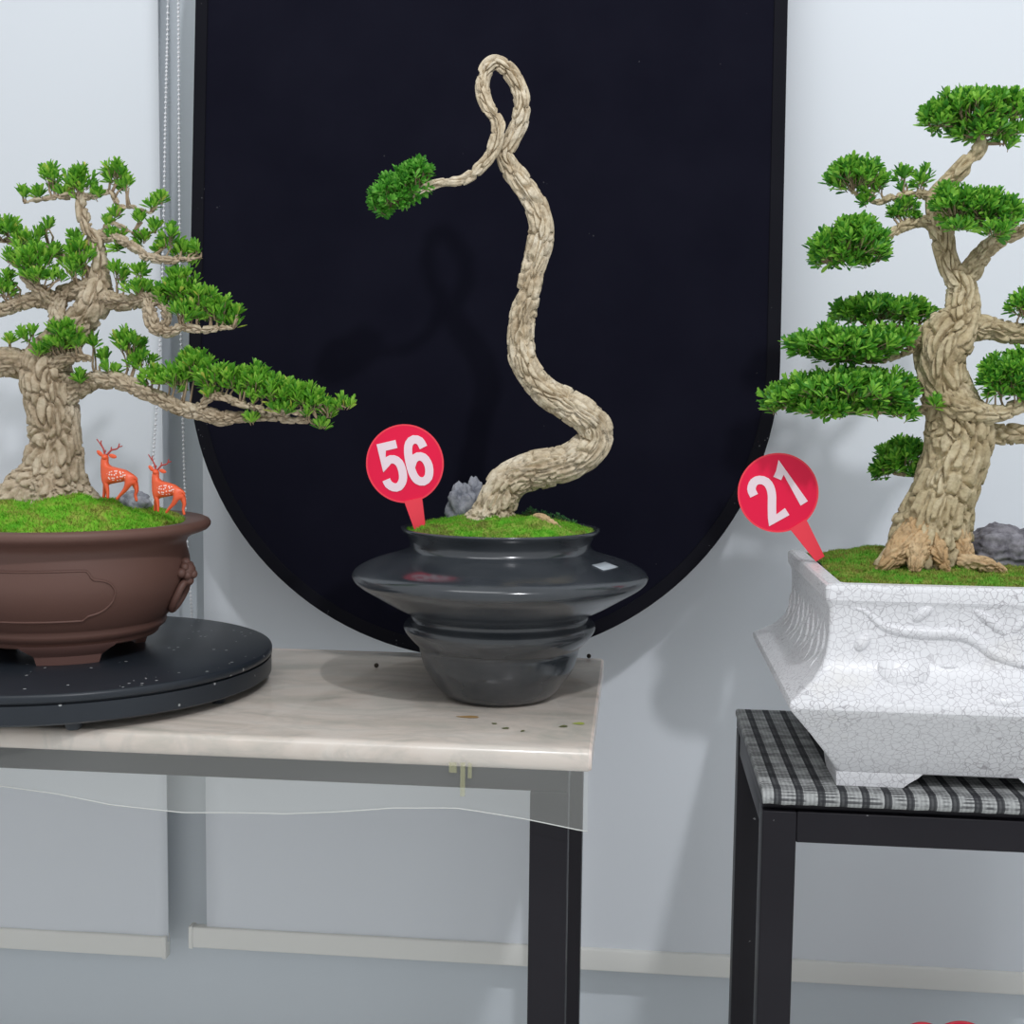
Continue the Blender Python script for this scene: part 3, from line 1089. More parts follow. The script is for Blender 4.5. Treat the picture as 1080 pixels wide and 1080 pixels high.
# ------------------------------------------------------------------ deer figurines
def skin_mesh(name, verts, edges, radii, root_i=0, levels=2):
    me = bpy.data.meshes.new(name)
    me.from_pydata(verts, edges, [])
    o = bpy.data.objects.new(name, me)
    COL.objects.link(o)
    sk = o.modifiers.new('Skin', 'SKIN')
    for i, d in enumerate(me.skin_vertices[0].data):
        r = radii[i]
        d.radius = (r, r) if np.isscalar(r) else r
        d.use_root = (i == root_i)
    sk.use_smooth_shade = True
    sb = o.modifiers.new('Sub', 'SUBSURF')
    sb.levels = levels
    sb.render_levels = levels
    dg = bpy.context.evaluated_depsgraph_get()
    new = bpy.data.meshes.new_from_object(o.evaluated_get(dg))
    bpy.data.objects.remove(o)
    return new


DS = 0.00131 / 7.71      # metres per measuring unit


def dl(x, y, d=0):
    return ((x - 340) * DS, d * DS, (612 - y) * DS)


vv = [dl(352, 402), dl(450, 408), dl(255, 405), dl(230, 340), dl(230, 288), dl(240, 250, -4), dl(236, 266, -38),
      dl(246, 470, -20), dl(262, 530, -22), dl(262, 590, -22), dl(228, 470, 20), dl(216, 530, 22), dl(208, 588, 22),
      dl(438, 462, -20), dl(402, 520, -22), dl(366, 556, -22), dl(332, 596, -22), dl(466, 462, 18), dl(484, 520, 20), dl(470, 562, 20), dl(482, 612, 20),
      dl(488, 420, 0), dl(494, 452, 0)]
ed = [(0, 1), (0, 2), (2, 3), (3, 4), (4, 5), (5, 6), (2, 7), (7, 8), (8, 9), (2, 10), (10, 11), (11, 12), (1, 13), (13, 14), (14, 15), (15, 16), (1, 17), (17, 18), (18, 19), (19, 20), (1, 21), (21, 22)]
rr = [50, 52, 50, 38, 31, 33, 17, 24, 15, 12, 24, 15, 12, 32, 19, 13, 11, 30, 18, 13, 12, 12, 6]
deer_me = skin_mesh('body', vv, ed, [r * DS for r in rr])
deer_me.materials.append(DEER)


def deer(px, py, Y, rz, sc, label):
    p = PY(px, py, Y)
    r = thing('deer_figurine', p, label, 'figurine', None)
    r.rotation_euler = (0, 0, rz)
    r.scale = (sc, sc, sc)
    return r, p


p1 = PY(125, 529, PB.y - 0.045)
d1 = thing('deer_figurine', p1, 'larger orange spotted deer figurine standing on moss nearest the trunk', 'figurine', 'orange deer figurines')
b = bpy.data.objects.new('body', deer_me); COL.objects.link(b); b.parent = d1


def child_local(name, mb, mat, parent):
    o = link_mesh(name, mb.v, mb.f, mat, None, (0, 0, 0))
    o.parent = parent
    return o


for pts in ([[(240, 250), (232, 225), (225, 195), (205, 165), (170, 118)], [(212, 172), (205, 150), (210, 130)], [(238, 222), (244, 205)]],
            [[(246, 250), (270, 226), (292, 205), (335, 195), (352, 180), (380, 172)], [(348, 184), (352, 168), (358, 152)], [(292, 206), (288, 190), (292, 180)]]):
    m = MB()
    for j, q in enumerate(pts):
        C = catmull([dl(a, b_, -6) for a, b_ in q], 6 * DS)
        m.pipe(C, np.linspace(9 if j == 0 else 6.5, 4.5, len(C)) * DS, 8)
    child_local('antler', m, ANTL, d1)
for (c, ang, sx) in ((dl(196, 233, -6), 0.75, 1), (dl(300, 252, -6), 0.25, -1)):
    m = MB().ball((0, 0, 0), 1, sub=3)
    M4 = Matrix.Translation(c) @ Matrix.Rotation(ang, 4, 'Y') @ Matrix.Diagonal((34 * DS, 8 * DS, 17 * DS, 1))
    m.v = [tuple(M4 @ Vector(q)) for q in m.v]
    child_local('ear', m, DEER, d1)
p2 = PY(177, 543, PB.y - 0.045)
d2 = d1.copy(); COL.objects.link(d2)
d2.location = p2
d2.rotation_euler = (0, 0, -0.10)
d2.scale = (0.93, 0.93, 0.96)
d2['label'] = 'smaller orange spotted deer figurine standing by the pot rim, farther right'
for ch in list(d1.children):
    c = ch.copy(); COL.objects.link(c); c.parent = d2
rock('landscape_stone', (PY(141, 520, PB.y + 0.02).x, PB.y + 0.02, mossL(PY(141, 520, PB.y + 0.02).x, PB.y + 0.02) + 0.004), (0.024, 0.018, 0.017), ROCKG, 4, 'grey stone on the moss behind the two orange deer')

# ------------------------------------------------------------------ centre bonsai (56): charcoal pot
PC = PZ(526, 733, 0.8)
PC.z = 0.7999
CB = thing('bonsai_tree', PC, 'tall looping single-trunk bonsai with one leaf tuft in the charcoal pot', 'bonsai')
kC = mpp(PY(526, 640, PC.y))


def cz(y):
    return PY(526, y, PC.y).z


prof = [(0, PC.z), (50, PC.z), (53, PC.z + .0015), (56, cz(731)), (64, cz(724)), (72.5, cz(712)), (78.8, cz(702)), (82, cz(692)), (84, cz(684)), (84.5, cz(680)), (87, cz(678)),
        (94, cz(671)), (99.5, cz(664)), (101, cz(659)), (99.5, cz(655)), (96, cz(653)), (93.5, cz(651)), (93, cz(648)), (97, cz(644)), (112, cz(636.5)), (132, cz(625)), (147, cz(616)), (153.5, cz(610)), (155, cz(606)), (153, cz(602)),
        (146, cz(597)), (133, cz(591.5)), (115, cz(586)), (101, cz(581.5)), (95.5, cz(577)), (94.5, cz(572)), (97, cz(566)), (101.5, cz(561)), (104, cz(558)), (104, cz(556.5)), (102.5, cz(556)), (100, cz(556.5)), (97, cz(561)),
        (92, cz(570)), (90, cz(590)), (0, cz(592))]
prof = [(p if i in (0,) else (p[0] * kC, p[1])) for i, p in enumerate(prof)]
Cq = catmull([(r, z, 0) for r, z in prof[1:-1]], 0.003)
prof = [(0, PC.z)] + [(max(0, a), b_) for a, b_, _ in Cq] + [(0, cz(592))]
potc = MB().lathe(prof, PC, 160).build('pot', CHAR, CB)
tag(potc, 'charcoal glazed pot shaped like a flying saucer on a bowl')
a1, a2 = math.radians(58), math.radians(73)
V, Fc = [], []
for a in np.linspace(a1, a2, 8):
    for r_, z in ((116, 586.4), (130, 590.6)):
        rr_ = r_ * kC
        V.append((PC.x + rr_ * math.sin(a), PC.y - rr_ * math.cos(a), cz(z) + 0.0012))
for i in range(7):
    Fc.append((2 * i, 2 * i + 1, 2 * i + 3, 2 * i + 2))
o = link_mesh('sticker', V, Fc, plain('grey_paper_label', (0.42, 0.46, 0.50), 0.5), potc)
so = o.modifiers.new('Solidify', 'SOLIDIFY'); so.thickness = 0.0006
zrim = cz(556)
Rm = 0.1285


def mossC(x, y):
    dx, dy = x - PC.x, y - PC.y
    r = math.hypot(dx, dy) / Rm
    h = 0.019 * max(0, 1 - r * r) ** 0.8 + 0.009 * math.exp(-((dx - 0.055) ** 2 + (dy + 0.055) ** 2) / 0.0013)
    return zrim - 0.006 + h + 0.005 * noise.noise(Vector((x * 45, y * 45, 6))) * min(1, (1.08 - r) * 6) + 0.002 * noise.noise(Vector((x * 150, y * 150, 1)))


moss_patch('moss', lambda x, y: math.hypot(x - PC.x, y - PC.y) < Rm, mossC, (PC.x - Rm, PC.x + Rm, PC.y - Rm, PC.y + Rm), MOSS56, CB, 5, 20000, 0.0034)
YC = PC.y + 0.01
tr56 = limb('trunk', [(516, 560, 34), (519, 549, 28), (524, 532, 22), (533, 513, 20.5), (549, 500, 20), (573, 494, 20.5), (598, 488, 20), (617, 477, 19.5), (627, 463, 18.5), (625, 448, 17.5, -.005), (612, 436, 17, -.01), (594, 425, 16), (575, 413, 15),
               (560, 396, 14.5), (551, 375, 14.5), (549, 355, 14), (552, 330, 13.5), (558, 303, 13), (564, 277, 13), (570, 254, 13.5), (571, 236, 12.5), (563, 212, 12), (549, 192, 11.5), (538, 175, 10), (533, 162, 8.5), (540, 147, 9), (549, 124, 9),
               (550, 101, 8.8), (539, 78, 8.5), (523, 66, 7.3), (512, 75, 7.3), (509, 94, 7.2, -.006), (515, 114, 7.2, -.014), (525, 128, 7, -.018), (523, 148, 6.8, -.02), (516, 166, 6.4, -.02), (505, 178, 6, -.02), (494, 186.5, 6, -.02), (484, 191, 5.2, -.02), (466, 192, 4.8, -.02), (452, 197, 5, -.02), (441, 203, 4.2, -.02), (428, 208, 2, -.02)],
            YC, BARK56, CB, 5, amp_px=4.2, cell_px=5.6, stretch=4.2, step_px=1.35, flare=(6, 40, 0.3, 0.14), seg=110, lump=0.10)
foliage('foliage', [(440, 190, 19, 25, -.02), (412, 207, 24, 24, -.02), (425, 198, 20, 22, -.02), (402, 216, 16, 19, -.02)], YC, LEAF56, tr56, 41, leaf_px=12, spacing=4.9, up=0.45)
limb('root', [(556, 549, 3, -.06), (568, 546, 5, -.06), (580, 551, 5, -.065), (592, 560, 3.5, -.07)], YC, ROOTM, CB, 6, amp_px=1.2, cell_px=4)
foliage('ground_cover', [(560, 541, 9, 7, .03), (574, 545, 9, 7, .03), (589, 548, 10, 7, .03), (604, 553, 8, 6, .03)], YC, plain('dark_green_creeper', (0.05, 0.17, 0.05), 0.5), CB, 42, leaf_px=5, spacing=3.6, per=7)
rock('landscape_stone', tuple(PY(487, 537, YC + 0.035)), (0.0185, 0.014, 0.034), ROCKG, 2, 'pointed blue-grey stone left of the trunk in the charcoal pot', 0.6, facet=2.3)
rock('landscape_stone', tuple(PY(500, 533, YC + 0.062)), (0.015, 0.012, 0.036), ROCKG, 7, 'grey stone peeking out right behind the looping trunk base', 0.5, facet=2.0)


# ------------------------------------------------------------------ number signs
DIG = {'5': [[(.44, .84), (-.30, .84), (-.36, .08), (-.12, .27), (.14, .27), (.36, .08), (.42, -.28), (.34, -.62), (.10, -.84), (-.16, -.82), (-.36, -.66), (-.42, -.46)]],
       '6': [[(.38, .46), (.28, .74), (.02, .86), (-.24, .74), (-.38, .40), (-.42, -.10), (-.38, -.50), (-.24, -.76), (.02, -.86), (.28, -.74), (.41, -.44), (.40, -.16), (.26, .08), (.02, .16), (-.22, .06), (-.38, -.16)]],
       '2': [[(-.42, .40), (-.36, .68), (-.10, .86), (.18, .82), (.38, .62), (.40, .36), (.28, .06), (-.02, -.36), (-.34, -.82), (.46, -.82)]],
       '1': [[(-.34, .50), (-.06, .66), (.08, .86), (.08, -.90)]]}


def ribbon(pts, w, to3, d0, d1):
    P = [Vector(p) for p in pts]
    n_ = len(P)
    L_, R_ = [], []
    for i in range(n_):
        t1 = (P[i] - P[i - 1]).normalized() if i > 0 else None
        t2 = (P[i + 1] - P[i]).normalized() if i < n_ - 1 else None
        t1, t2 = t1 or t2, t2 or t1
        n1, n2 = Vector((-t1.y, t1.x)), Vector((-t2.y, t2.x))
        mi = (n1 + n2).normalized()
        s = min(1.5, 1 / max(0.3, mi.dot(n1)))
        L_.append(P[i] + mi * w * s); R_.append(P[i] - mi * w * s)
    V = [to3(p, d1 + 6e-6 * i) for i, p in enumerate(L_)] + [to3(p, d1 + 6e-6 * i) for i, p in enumerate(R_)] + [to3(p, d0) for p in L_] + [to3(p, d0) for p in R_]
    F_ = []
    for i in range(n_ - 1):
        F_.append((i, i + 1, n_ + i + 1, n_ + i))
        F_.append((2 * n_ + i, 3 * n_ + i, 3 * n_ + i + 1, 2 * n_ + i + 1))
        F_.append((i, 2 * n_ + i, 2 * n_ + i + 1, i + 1))
        F_.append((n_ + i, n_ + i + 1, 3 * n_ + i + 1, 3 * n_ + i))
    F_ += [(0, n_, 3 * n_, 2 * n_), (n_ - 1, 3 * n_ - 1, 4 * n_ - 1, 2 * n_ - 1)]
    return V, F_


def sign(ctr, rad, ang, foot, digits, label, yaw=0.0, text_ang=None):
    """disc on a tapering stake; ctr, foot world points; ang = lean to the left in radians"""
    ctr, foot = Vector(ctr), Vector(foot)
    up = (ctr - foot).normalized()
    right = Vector((math.cos(yaw), math.sin(yaw), 0))
    right = (right - up * right.dot(up)).normalized()
    nrm = up.cross(right).normalized()        # away from the viewer
    root = thing('number_sign', foot, label, 'sign')

    def to3(p, d):
        return ctr + right * p[0] + up * p[1] - nrm * d
    m_ = MB()
    prof2 = [(0.0, 0.0011), (rad - .0035, .0011), (rad - .0035, .0014)]
    N = 72
    V = []
    rings = [(rad - .0022, .0010), (rad, .0010), (rad, -.0010), (rad - .0022, -.0010)]
    for k in range(N):
        a = 2 * math.pi * k / N
        for r_, d in rings:
            V.append(to3((r_ * math.cos(a), r_ * math.sin(a)), d))
    Fc = []
    for k in range(N):
        k2 = (k + 1) % N
        for i in range(4):
            j = (i + 1) % 4
            Fc.append((k * 4 + i, k * 4 + j, k2 * 4 + j, k2 * 4 + i))
    shade_auto(link_mesh('rim', V, Fc, REDL, root), 30)
    V = [to3((math.cos(2 * math.pi * k / N) * (rad - .0022), math.sin(2 * math.pi * k / N) * (rad - .0022)), d) for d in (.0008, -.0008) for k in range(N)]
    Fc = [tuple(range(N)), tuple(range(N, 2 * N))[::-1]] + [(k, k + N, (k + 1) % N + N, (k + 1) % N) for k in range(N)]
    shade_auto(link_mesh('disc', V, Fc, RED, root), 30)
    D = (ctr - foot).length
    w1, w0 = rad * 0.235, rad * 0.125
    tp = [(-w1, -rad * 0.93), (w1, -rad * 0.93), (w0, -D - .002), (-w0, -D - .002)]
    V = [to3(p, d) for d in (.0022, -.0012) for p in tp]
    Fc = [(0, 1, 2, 3), (7, 6, 5, 4)] + [(k, k + 4, (k + 1) % 4 + 4, (k + 1) % 4) for k in range(4)]
    shade_auto(link_mesh('stake', V, Fc, REDL, root), 30)
    H = rad * 0.635
    for ch, xo, st in digits:
        m_ = MB()
        for s in DIG[ch]:
            pts = [((x * 0.86) * H + xo * rad, y * H) for x, y in s]
            if ch in '5':
                corner, curve = pts[:3], pts[2:]
                cc = [tuple(q[:2]) for q in catmull([(a, b_, 0) for a, b_ in curve], rad * .06)]
                pts = corner + cc[1:]
            elif ch == '6':
                pts = [tuple(q[:2]) for q in catmull([(a, b_, 0) for a, b_ in pts], rad * .06)]
            elif ch == '2':
                cc = [tuple(q[:2]) for q in catmull([(a, b_, 0) for a, b_ in pts[:-1]], rad * .06)]
                pts = cc + [pts[-1]]
            V, Fc = ribbon(pts, rad * 0.105, to3, .0009, .0016)
            m_.add(V, Fc)
        m_.build('numeral', PINKW, root, smooth=False)
    return root


ys = PC.y - 0.035
c56, f56 = PY(427, 489, ys), PY(444.5, 563, ys)
sign(c56, 41.5 * mpp(c56), 0, f56, [('5', -.33, 0), ('6', .36, 0)], 'round red sign numbered 56 on a stake in the charcoal pot')

# ------------------------------------------------------------------ right bonsai: white crackle pot
WX0, WX1, WY0, WY1 = 0.2235, 0.580, 1.452, 1.822
WC = Vector(((WX0 + WX1) / 2, (WY0 + WY1) / 2, 0.7497))
RB = thing('bonsai_tree', WC, 'thick-trunked bonsai with cloud pads in the white crackle-glazed pot', 'bonsai')


def rrect(hx, hy, r, z, n_=6):
    pts = []
    for cx, cy, a0 in ((hx - r, hy - r, 0), (-hx + r, hy - r, 90), (-hx + r, -hy + r, 180), (hx - r, -hy + r, 270)):
        for k in range(n_ + 1):
            a = math.radians(a0 + 90 * k / n_)
            pts.append((WC.x + cx + r * math.cos(a), WC.y + cy + r * math.sin(a), z))
    return pts


HX, HY = (WX1 - WX0) / 2, (WY1 - WY0) / 2
#        z, outset, corner radius
LOFT = [(.7665, -.036, .012), (.7665, -.026, .010), (.7685, -.0225, .008), (.772, -.0205, .006), (.79, -.009, .004), (.82, .0135, .003), (.846, .0345, .003), (.8535, .0405, .003), (.857, .0425, .003), (.8625, .0425, .003), (.8655, .041, .003),
        (.872, .031, .004), (.885, .0135, .005), (.900, .0020, .006), (.915, -.0035, .006), (.935, -.0062, .006), (.955, -.0062, .006), (.968, -.0052, .006), (.9735, -.0030, .006), (.977, -.0005, .006), (.990, .0002, .006), (.9935, -.0012, .007), (.9955, -.004, .008),
        (.9955, -.020, .008), (.9935, -.0225, .008), (.985, -.0235, .008), (.94, -.026, .008)]


def outset(z):
    zz = [q[0] for q in LOFT[1:23]]
    oo = [q[1] for q in LOFT[1:23]]
    return float(np.interp(z, zz, oo))


V, Fc = [], []
for z, o_, r in LOFT:
    V += rrect(HX + o_, HY + o_, r, z)
m = len(V) // len(LOFT)
for s in range(len(LOFT) - 1):
    for i in range(m):
        j = (i + 1) % m
        Fc.append((s * m + i, s * m + j, (s + 1) * m + j, (s + 1) * m + i))
Fc += [tuple(range(m))[::-1], tuple(range((len(LOFT) - 1) * m, len(LOFT) * m))]
potw = shade_auto(link_mesh('pot', V, Fc, CRACK, RB), 28)
tag(potw, 'white crackle-glazed square pot with relief branches')
for sx in (-1, 1):
    for sy in (-1, 1):
        m_ = MB()
        hx, hy = HX - .0225, HY - .0225
        for (ax_, l) in (('x', .085), ('y', .085)):
            sec = [(0, .768), (l + .016, .768), (l + .010, .7625), (l, .756), (l - .006, .7502), (0.001, .7502)]
            V = []
            for d in (0.0, .022):
                for t, z in sec:
                    if ax_ == 'x':
                        V.append((WC.x + sx * (hx - t), WC.y + sy * (hy - d - .001 * (z < .756)), z))
                    else:
                        V.append((WC.x + sx * (hx - d - .001 * (z < .756)), WC.y + sy * (hy - max(t, .0221)), z))
            q = len(sec)
            m_.add(V, [tuple(range(q)), tuple(range(q, 2 * q))[::-1]] + [(i, i + q, (i + 1) % q + q, (i + 1) % q) for i in range(q)])
        shade_auto(m_.build('foot', CRACK, potw), 25)


def face_pt(px, py, emb=0.0):
    Y = 1.45
    for _ in range(6):
        p = PY(px, py, Y)
        Y = WC.y - HY - outset(p.z) - emb
    return PY(px, py, Y)


rel = MB()
for pts, r in (([(900, 640), (915, 646), (928, 658), (945, 664), (975, 667), (1008, 668), (1028, 675), (1050, 690), (1080, 699), (1110, 700), (1150, 690)], 4.6),
               ([(1026, 642), (1045, 655), (1062, 670)], 4), ([(1066, 668), (1080, 654), (1092, 646)], 3.5),
               ([(962, 655), (975, 644), (985, 642)], 4.5), ([(902, 686), (910, 676), (917, 668)], 5), ([(988, 702), (1000, 703), (1012, 703)], 2.0)):
    C = catmull([(q[0], q[1], 0) for q in pts], 3)
    P = [face_pt(q[0], q[1], -0.0016) for q in C]
    nP = len(P)
    rel.pipe(P, [1.3 * r * mpp(P[0]) * (0.25 + 0.88 * min(1.0, 3.5 * min(i, nP - 1 - i) / nP) ** 0.6) for i in range(nP)], 10)
for (cx, cy, rx, ry) in ((953, 706, 27, 22), (1064, 738, 24, 11), (1140, 720, 26, 20)):
    c = face_pt(cx, cy, 0)
    k = mpp(c)
    tilt = outset(c.z - .01) - outset(c.z + .01)
    M4 = Matrix.Translation(c) @ Matrix.Rotation(-math.atan2(tilt, .02), 4, 'X') @ Matrix.Diagonal((rx * k, 0.0075, ry * k, 1))
    bb = MB().ball((0, 0, 0), 1, sub=4)
    rel.add([tuple(M4 @ Vector(q)) for q in bb.v], bb.f)
rel.build('relief', CRACK, potw)
# relief of waves on the left side
rel = MB()
for k in range(11):
    y0 = WC.y - HY + 0.035 + k * 0.031
    P = []
    for i in range(15):
        t = i / 14
        z = .885 + .065 * t + .012 * noise.noise(Vector((k, 0, 4)))
        P.append((WC.x - HX - outset(z) + .0012, y0 + .007 * math.sin(t * 9 + k * 2.1), z))
    rel.pipe(P, [.0036 * math.sin(math.pi * (i + .6) / 15.2) + .0003 for i in range(15)], 8)
rel.build('relief', CRACK, potw)
IX, IY = HX - .0245, HY - .0245


def mossR(x, y):
    dx, dy = (x - WC.x) / IX, (y - WC.y) / IY
    e = max(0, (1 - abs(dx) ** 3)) * max(0, (1 - abs(dy) ** 3))
    h = .010 * e + .012 * math.exp(-((x - .33) ** 2 + (y - 1.70) ** 2) / .006)
    return .9915 + h + .006 * noise.noise(Vector((x * 36, y * 36, 3))) * min(1, e * 4) + .002 * noise.noise(Vector((x * 140, y * 140, 1)))


moss_patch('moss', lambda x, y: abs(x - WC.x) < IX and abs(y - WC.y) < IY, mossR, (WC.x - IX, WC.x + IX, WC.y - IY, WC.y + IY), MOSSR, RB, 8, 30000, 0.0038, 100)
YR = 1.625
limb('trunk', [(973, 606, 52), (976, 594, 47), (979, 580, 43), (984, 558, 40.5), (993, 527, 35), (1003, 496, 34), (1010, 472, 34.5), (1010, 448, 34), (1001, 424, 28), (995, 402, 25.5), (992, 383, 26), (993, 368, 28), (1001, 352, 27), (1012, 335, 21.5), (1015, 316, 17),
               (1013, 300, 15), (1003, 284, 11.5), (998, 267, 10.8), (995, 250, 12), (992, 236, 12), (986, 220, 9), (987, 207, 8.5), (997, 195, 8.5), (1012, 181, 9), (1027, 164, 8.5), (1035, 152, 7), (1034, 142, 4), (1033, 136, 2)],
     YR, BARKR, RB, 9, amp_px=5.4, cell_px=9, stretch=3.0, flare=(6, 60, 1.2, 0.12))
BRR = {}


def brR(key, pts, seed, mat=None, name='branch', **kw):
    BRR[key] = limb(name, pts, YR, mat or BARKR, RB, seed, **{**dict(amp_px=3.4, cell_px=6, stretch=2.4, lump=0.12), **kw})


brR('fork', [(1012, 312, 13), (1016, 297, 11.5), (1024, 285, 12), (1033, 272, 11), (1046, 258, 9.5), (1061, 251, 7.5), (1080, 242, 6), (1100, 234, 4)], 1)
brR('fork_top', [(990, 226, 8), (1005, 224, 6, -.02), (1022, 230, 5.5, -.04), (1036, 236, 4.5, -.05), (1050, 240, 3, -.05)], 31, cell_px=4)
brR('up_left', [(987, 209, 6), (978, 206, 5.2), (967, 205, 4.5), (954, 206, 4.2), (939, 209, 4.2), (926, 213, 3.4), (912, 208, 2.5), (898, 202, 1.4)], 2, cell_px=4)
brR('mid_left', [(994, 246, 9), (984, 237, 7.5), (972, 233, 6.5), (960, 236, 6), (947, 242, 5, -.01), (937, 249, 4, -.02), (918, 262, 3, -.02), (898, 270, 1.6, -.02)], 3, cell_px=5)
brR('right_arm', [(1006, 352, 18), (1024, 346, 16), (1046, 346, 12.5), (1061, 350, 11.5), (1080, 352, 11), (1110, 349, 9), (1140, 340, 5)], 4, cell_px=7)
brR('left_stub', [(990, 366, 16), (976, 362, 11), (966, 361, 8), (955, 372, 4), (930, 380, 3), (900, 381, 2), (870, 380, 1)], 5)
brR('left_back', [(985, 345, 8, .02), (966, 348, 4, .04), (940, 345, 3, .05), (910, 341, 2, .05)], 6, cell_px=4)
brR('left_low', [(990, 432, 9), (976, 433, 5), (960, 431, 3.6, -.01), (930, 434, 3, -.02), (890, 435, 2.4, -.02), (850, 434, 1.6, -.02), (825, 430, 1, -.02)], 7, cell_px=4)
brR('swirl', [(994, 420, 12, -.022), (1010, 430, 14, -.03), (1028, 434, 13, -.03), (1046, 437, 10.5, -.03), (1064, 433, 9, -.03), (1080, 426, 7.5, -.03), (1102, 413, 5, -.03)], 8, cell_px=7)
brR('right_low', [(1030, 456, 14), (1049, 458, 11.5), (1064, 458, 11), (1080, 458, 10), (1110, 461, 8), (1140, 460, 4)], 10, cell_px=7)
brR('back_low', [(990, 495, 9, .02), (972, 498, 5, .04), (955, 500, 3, .05), (935, 498, 1.6, .05)], 11, cell_px=4)
for i, p in enumerate(([(968, 560, 18, -.02), (955, 576, 17, -.04), (942, 588, 12, -.05), (932, 597, 7, -.055), (924, 604, 4, -.05)],
                       [(972, 568, 14, -.03), (968, 582, 13, -.055), (966, 594, 9, -.07), (964, 604, 5, -.075)],
                       [(985, 570, 13, -.03), (990, 584, 10, -.055), (996, 596, 6.5, -.065), (1000, 606, 3, -.07)],
                       [(1008, 566, 15, -.02), (1014, 580, 13, -.03), (1018, 592, 10, -.035), (1020, 604, 8, -.04)],
                       [(1010, 592, 7, -.05), (1022, 593, 8, -.055), (1040, 595, 8, -.06), (1054, 600, 5, -.06), (1062, 606, 3, -.06)])):
    brR('root%d' % i, p, 40 + i, ROOTM, 'root', cell_px=5.5, amp_px=2.6, stretch=2.4)
FR = dict(leaf_px=15, spacing=6.2, per=8, up=0.8, width=0.31)


def foR(key, cl, seed, **kw):
    par = RB if key is None else BRR[key]
    foliage('foliage', cl, YR, LEAFR, par, seed, **{**FR, **kw})


trunkR = [c for c in RB.children if c.name.startswith('trunk')][0]
foliage('foliage', [(1022, 118, 46, 27), (1060, 118, 30, 26), (990, 128, 26, 18), (1040, 140, 40, 16), (1005, 112, 22, 16), (1058, 150, 16, 14)], YR, LEAFR, trunkR, 51, **{**FR, 'dscale': .7})
foR('up_left', [(903, 188, 34, 23), (892, 182, 22, 17), (925, 196, 18, 18), (953, 190, 13, 17), (972, 191, 15, 17), (912, 212, 12, 9)], 52, spacing=6.6)
foR('mid_left', [(896, 260, 46, 25, -.02), (905, 246, 30, 20, -.02), (880, 272, 32, 16, -.02), (918, 268, 22, 22, -.02)], 53)
foliage('foliage', [(953, 219, 17, 13), (945, 226, 13, 9), (966, 228, 8, 8)], YR, LEAFR, BRR['mid_left'], 54, leaf_px=10, spacing=4.8)
foR('fork_top', [(1010, 218, 30, 23, -.05), (1040, 220, 34, 22, -.05), (1060, 232, 20, 24, -.05), (1050, 245, 22, 14, -.06), (1000, 208, 16, 17, -.05), (1012, 240, 22, 10, -.06), (1078, 226, 10, 16, -.03)], 55)
foR('left_back', [(930, 330, 52, 19, .05), (905, 332, 30, 17, .05), (970, 335, 20, 12, .05)], 56)
foR('left_stub', [(893, 364, 62, 19, -.01), (860, 366, 34, 16, -.01), (925, 362, 36, 20, -.01), (955, 356, 16, 15, -.02), (875, 352, 18, 14, -.01), (895, 376, 40, 13, -.02)], 57)
foR('left_low', [(890, 414, 72, 24, -.02), (845, 420, 44, 18, -.02), (930, 416, 42, 28, -.02), (820, 428, 22, 13, -.02), (948, 436, 20, 14, -.03), (870, 432, 40, 14, -.03), (900, 402, 40, 16, -.02), (985, 427, 12, 11, -.035)], 58)
foR('back_low', [(952, 484, 32, 23, .05), (938, 494, 24, 16, .05), (965, 500, 18, 13, .04), (925, 502, 10, 8, .05)], 59)
foR('right_arm', [(1086, 325, 25, 23, -.01), (1100, 320, 24, 22, -.01)], 60)
foR('swirl', [(1066, 398, 35, 28, -.03), (1050, 404, 20, 24, -.035), (1080, 390, 28, 25, -.02), (1075, 415, 18, 12, -.04)], 61)
rock('landscape_stone', tuple(PY(1062, 582, 1.66)), (.062, .042, .034), ROCKD, 5, 'rough dark grey stone right of the thick trunk in the white pot', 0.26, 5, 4.6)
ys = 1.66
c21, f21 = PY(820.5, 519.7, ys), PY(864, 588, ys)
sign(c21, 42 * mpp(c21), 0, f21, [('2', -.31, 0), ('1', .36, 0)], 'round red sign numbered 21 on a stake in the white pot')

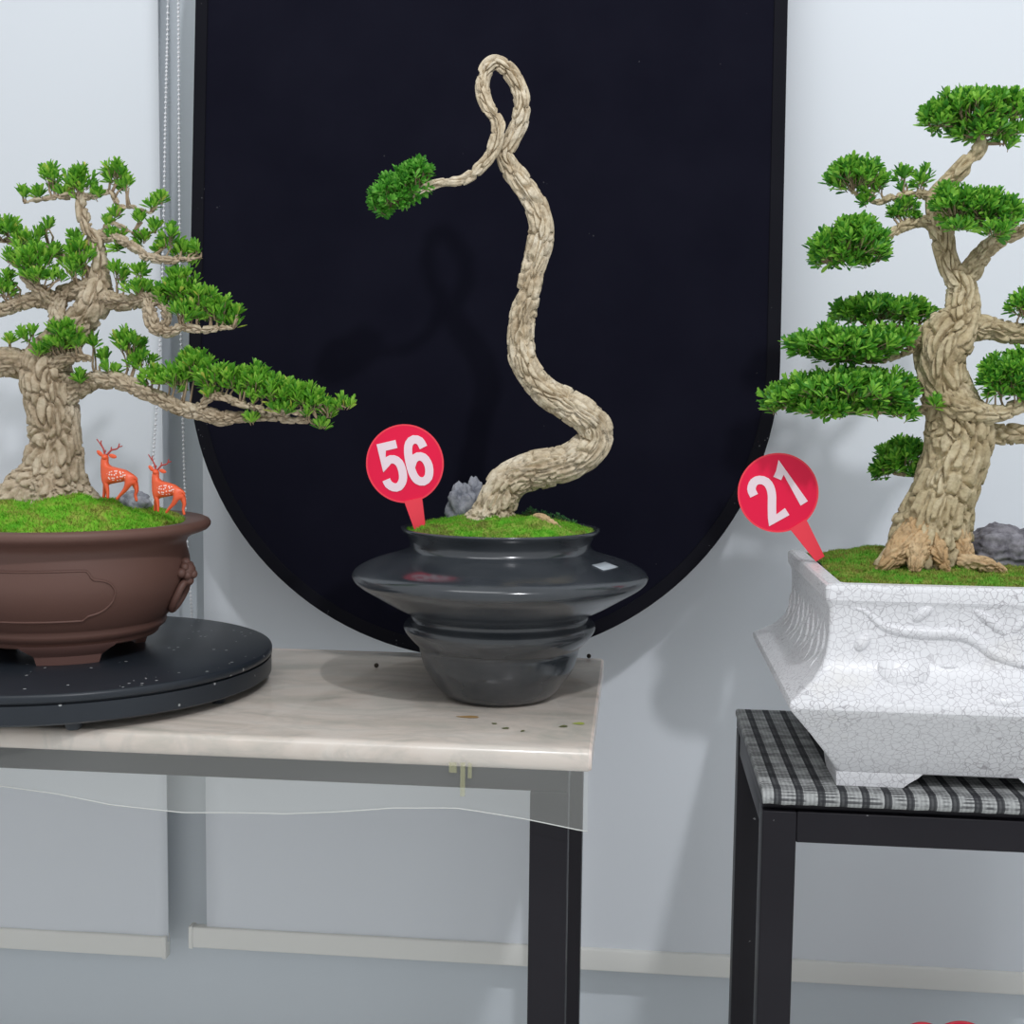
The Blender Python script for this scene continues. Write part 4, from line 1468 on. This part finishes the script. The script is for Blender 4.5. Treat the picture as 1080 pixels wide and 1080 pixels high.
# ------------------------------------------------------------------ crumbs on the marble
for px, py, r, mt, lab, nm, cat in (
        (397, 703, 2.6, SOIL, 'tiny dark soil pellet on the marble below the black board', 'soil_pellet', 'pellet'),
        (621, 693, 2.4, SOIL, 'tiny dark soil pellet at the back right corner of the marble', 'soil_pellet', 'pellet')):
    p = PZ(px, py, 0.8015)
    k = mpp(p)
    tag(MB().ball((p.x, p.y, .7996 + r * k), r * k, sub=2).build(nm, mt, None, (p.x, p.y, .7996)), lab, cat)
LG = plain('yellow_green_scrap', (0.35, 0.40, 0.08), 0.6)
LD = plain('olive_scrap', (0.12, 0.13, 0.05), 0.7)
for i, (px, py, L, a, mt, lab) in enumerate((
        (610, 763, 6.5, .1, LG, 'yellow-green leaf scrap nearest the right end of the marble'), (594, 766, 5, .5, LD, 'dark olive leaf scrap left of the yellow-green one at the right end'),
        (521, 763, 3, -.4, LD, 'small olive leaf scrap closest below the charcoal pot'), (533, 768, 4, .2, LD, 'small olive leaf scrap, second in front of the charcoal pot'),
        (551, 771, 3, .9, LD, 'small olive leaf scrap, third in front of the charcoal pot'), (493, 756, 12, .05, plain('ochre_scrap', (0.36, 0.22, 0.08), 0.6), 'thin ochre fibre on the marble left below the charcoal pot'))):
    p = PZ(px, py, 0.8)
    k = mpp(p)
    wd = 0.16 if L > 10 else 0.32
    V = []
    for z in (.7997, .8003):
        for q in LEAFV[[0, 7, 1, 5, 4, 6, 3, 8]]:
            x, y = (q[1] - .5) * 2 * L * k, q[0] * 2 * wd * 2 * L * k
            V.append((p.x + x * math.cos(a) - y * math.sin(a), p.y + x * math.sin(a) + y * math.cos(a), z + .0006 * abs(q[0])))
    Fc = [tuple(range(8))[::-1], tuple(range(8, 16))] + [(i_, (i_ + 1) % 8, (i_ + 1) % 8 + 8, i_ + 8) for i_ in range(8)]
    tag(link_mesh('leaf_scrap', V, Fc, mt, None, (p.x, p.y, .7997), smooth=False), lab, 'scrap')

# ------------------------------------------------------------------ low planter below the right stand with two red signs
pl = PY(995, 1076, 1.74)
pb = Vector((pl.x, 1.74, 0.0))
zt = pl.z - 0.145
root = thing('low_planter', pb, 'dark round planter on the floor under the right stand, mostly out of sight', 'planter')
MB().lathe([(0, 0), (.09, 0), (.10, .02), (.125, zt - .02), (.135, zt), (.125, zt), (.118, zt - .012), (0, zt - .012)], pb, 64).build('pot', CHAR, root)
MB().lathe([(0, zt - .011), (.11, zt - .011), (.08, zt + .002), (0, zt + .006)], pb, 48).build('soil', SOIL, root)
for px, lab in ((974, 'red rounded sign top peeking in at the bottom edge, left one'), (1015, 'pinkish red sign top peeking in at the bottom edge, right one')):
    p = PY(px, 1077 if px > 1000 else 1078, 1.74)
    r_ = 0.050 if px > 1000 else 0.036
    c = p - Vector((0, 0, r_))
    sign(c, r_, 0, (c.x, c.y, zt + 0.002), [], lab)
for o in SC.objects:
    if '_base' in o:
        del o['_base']
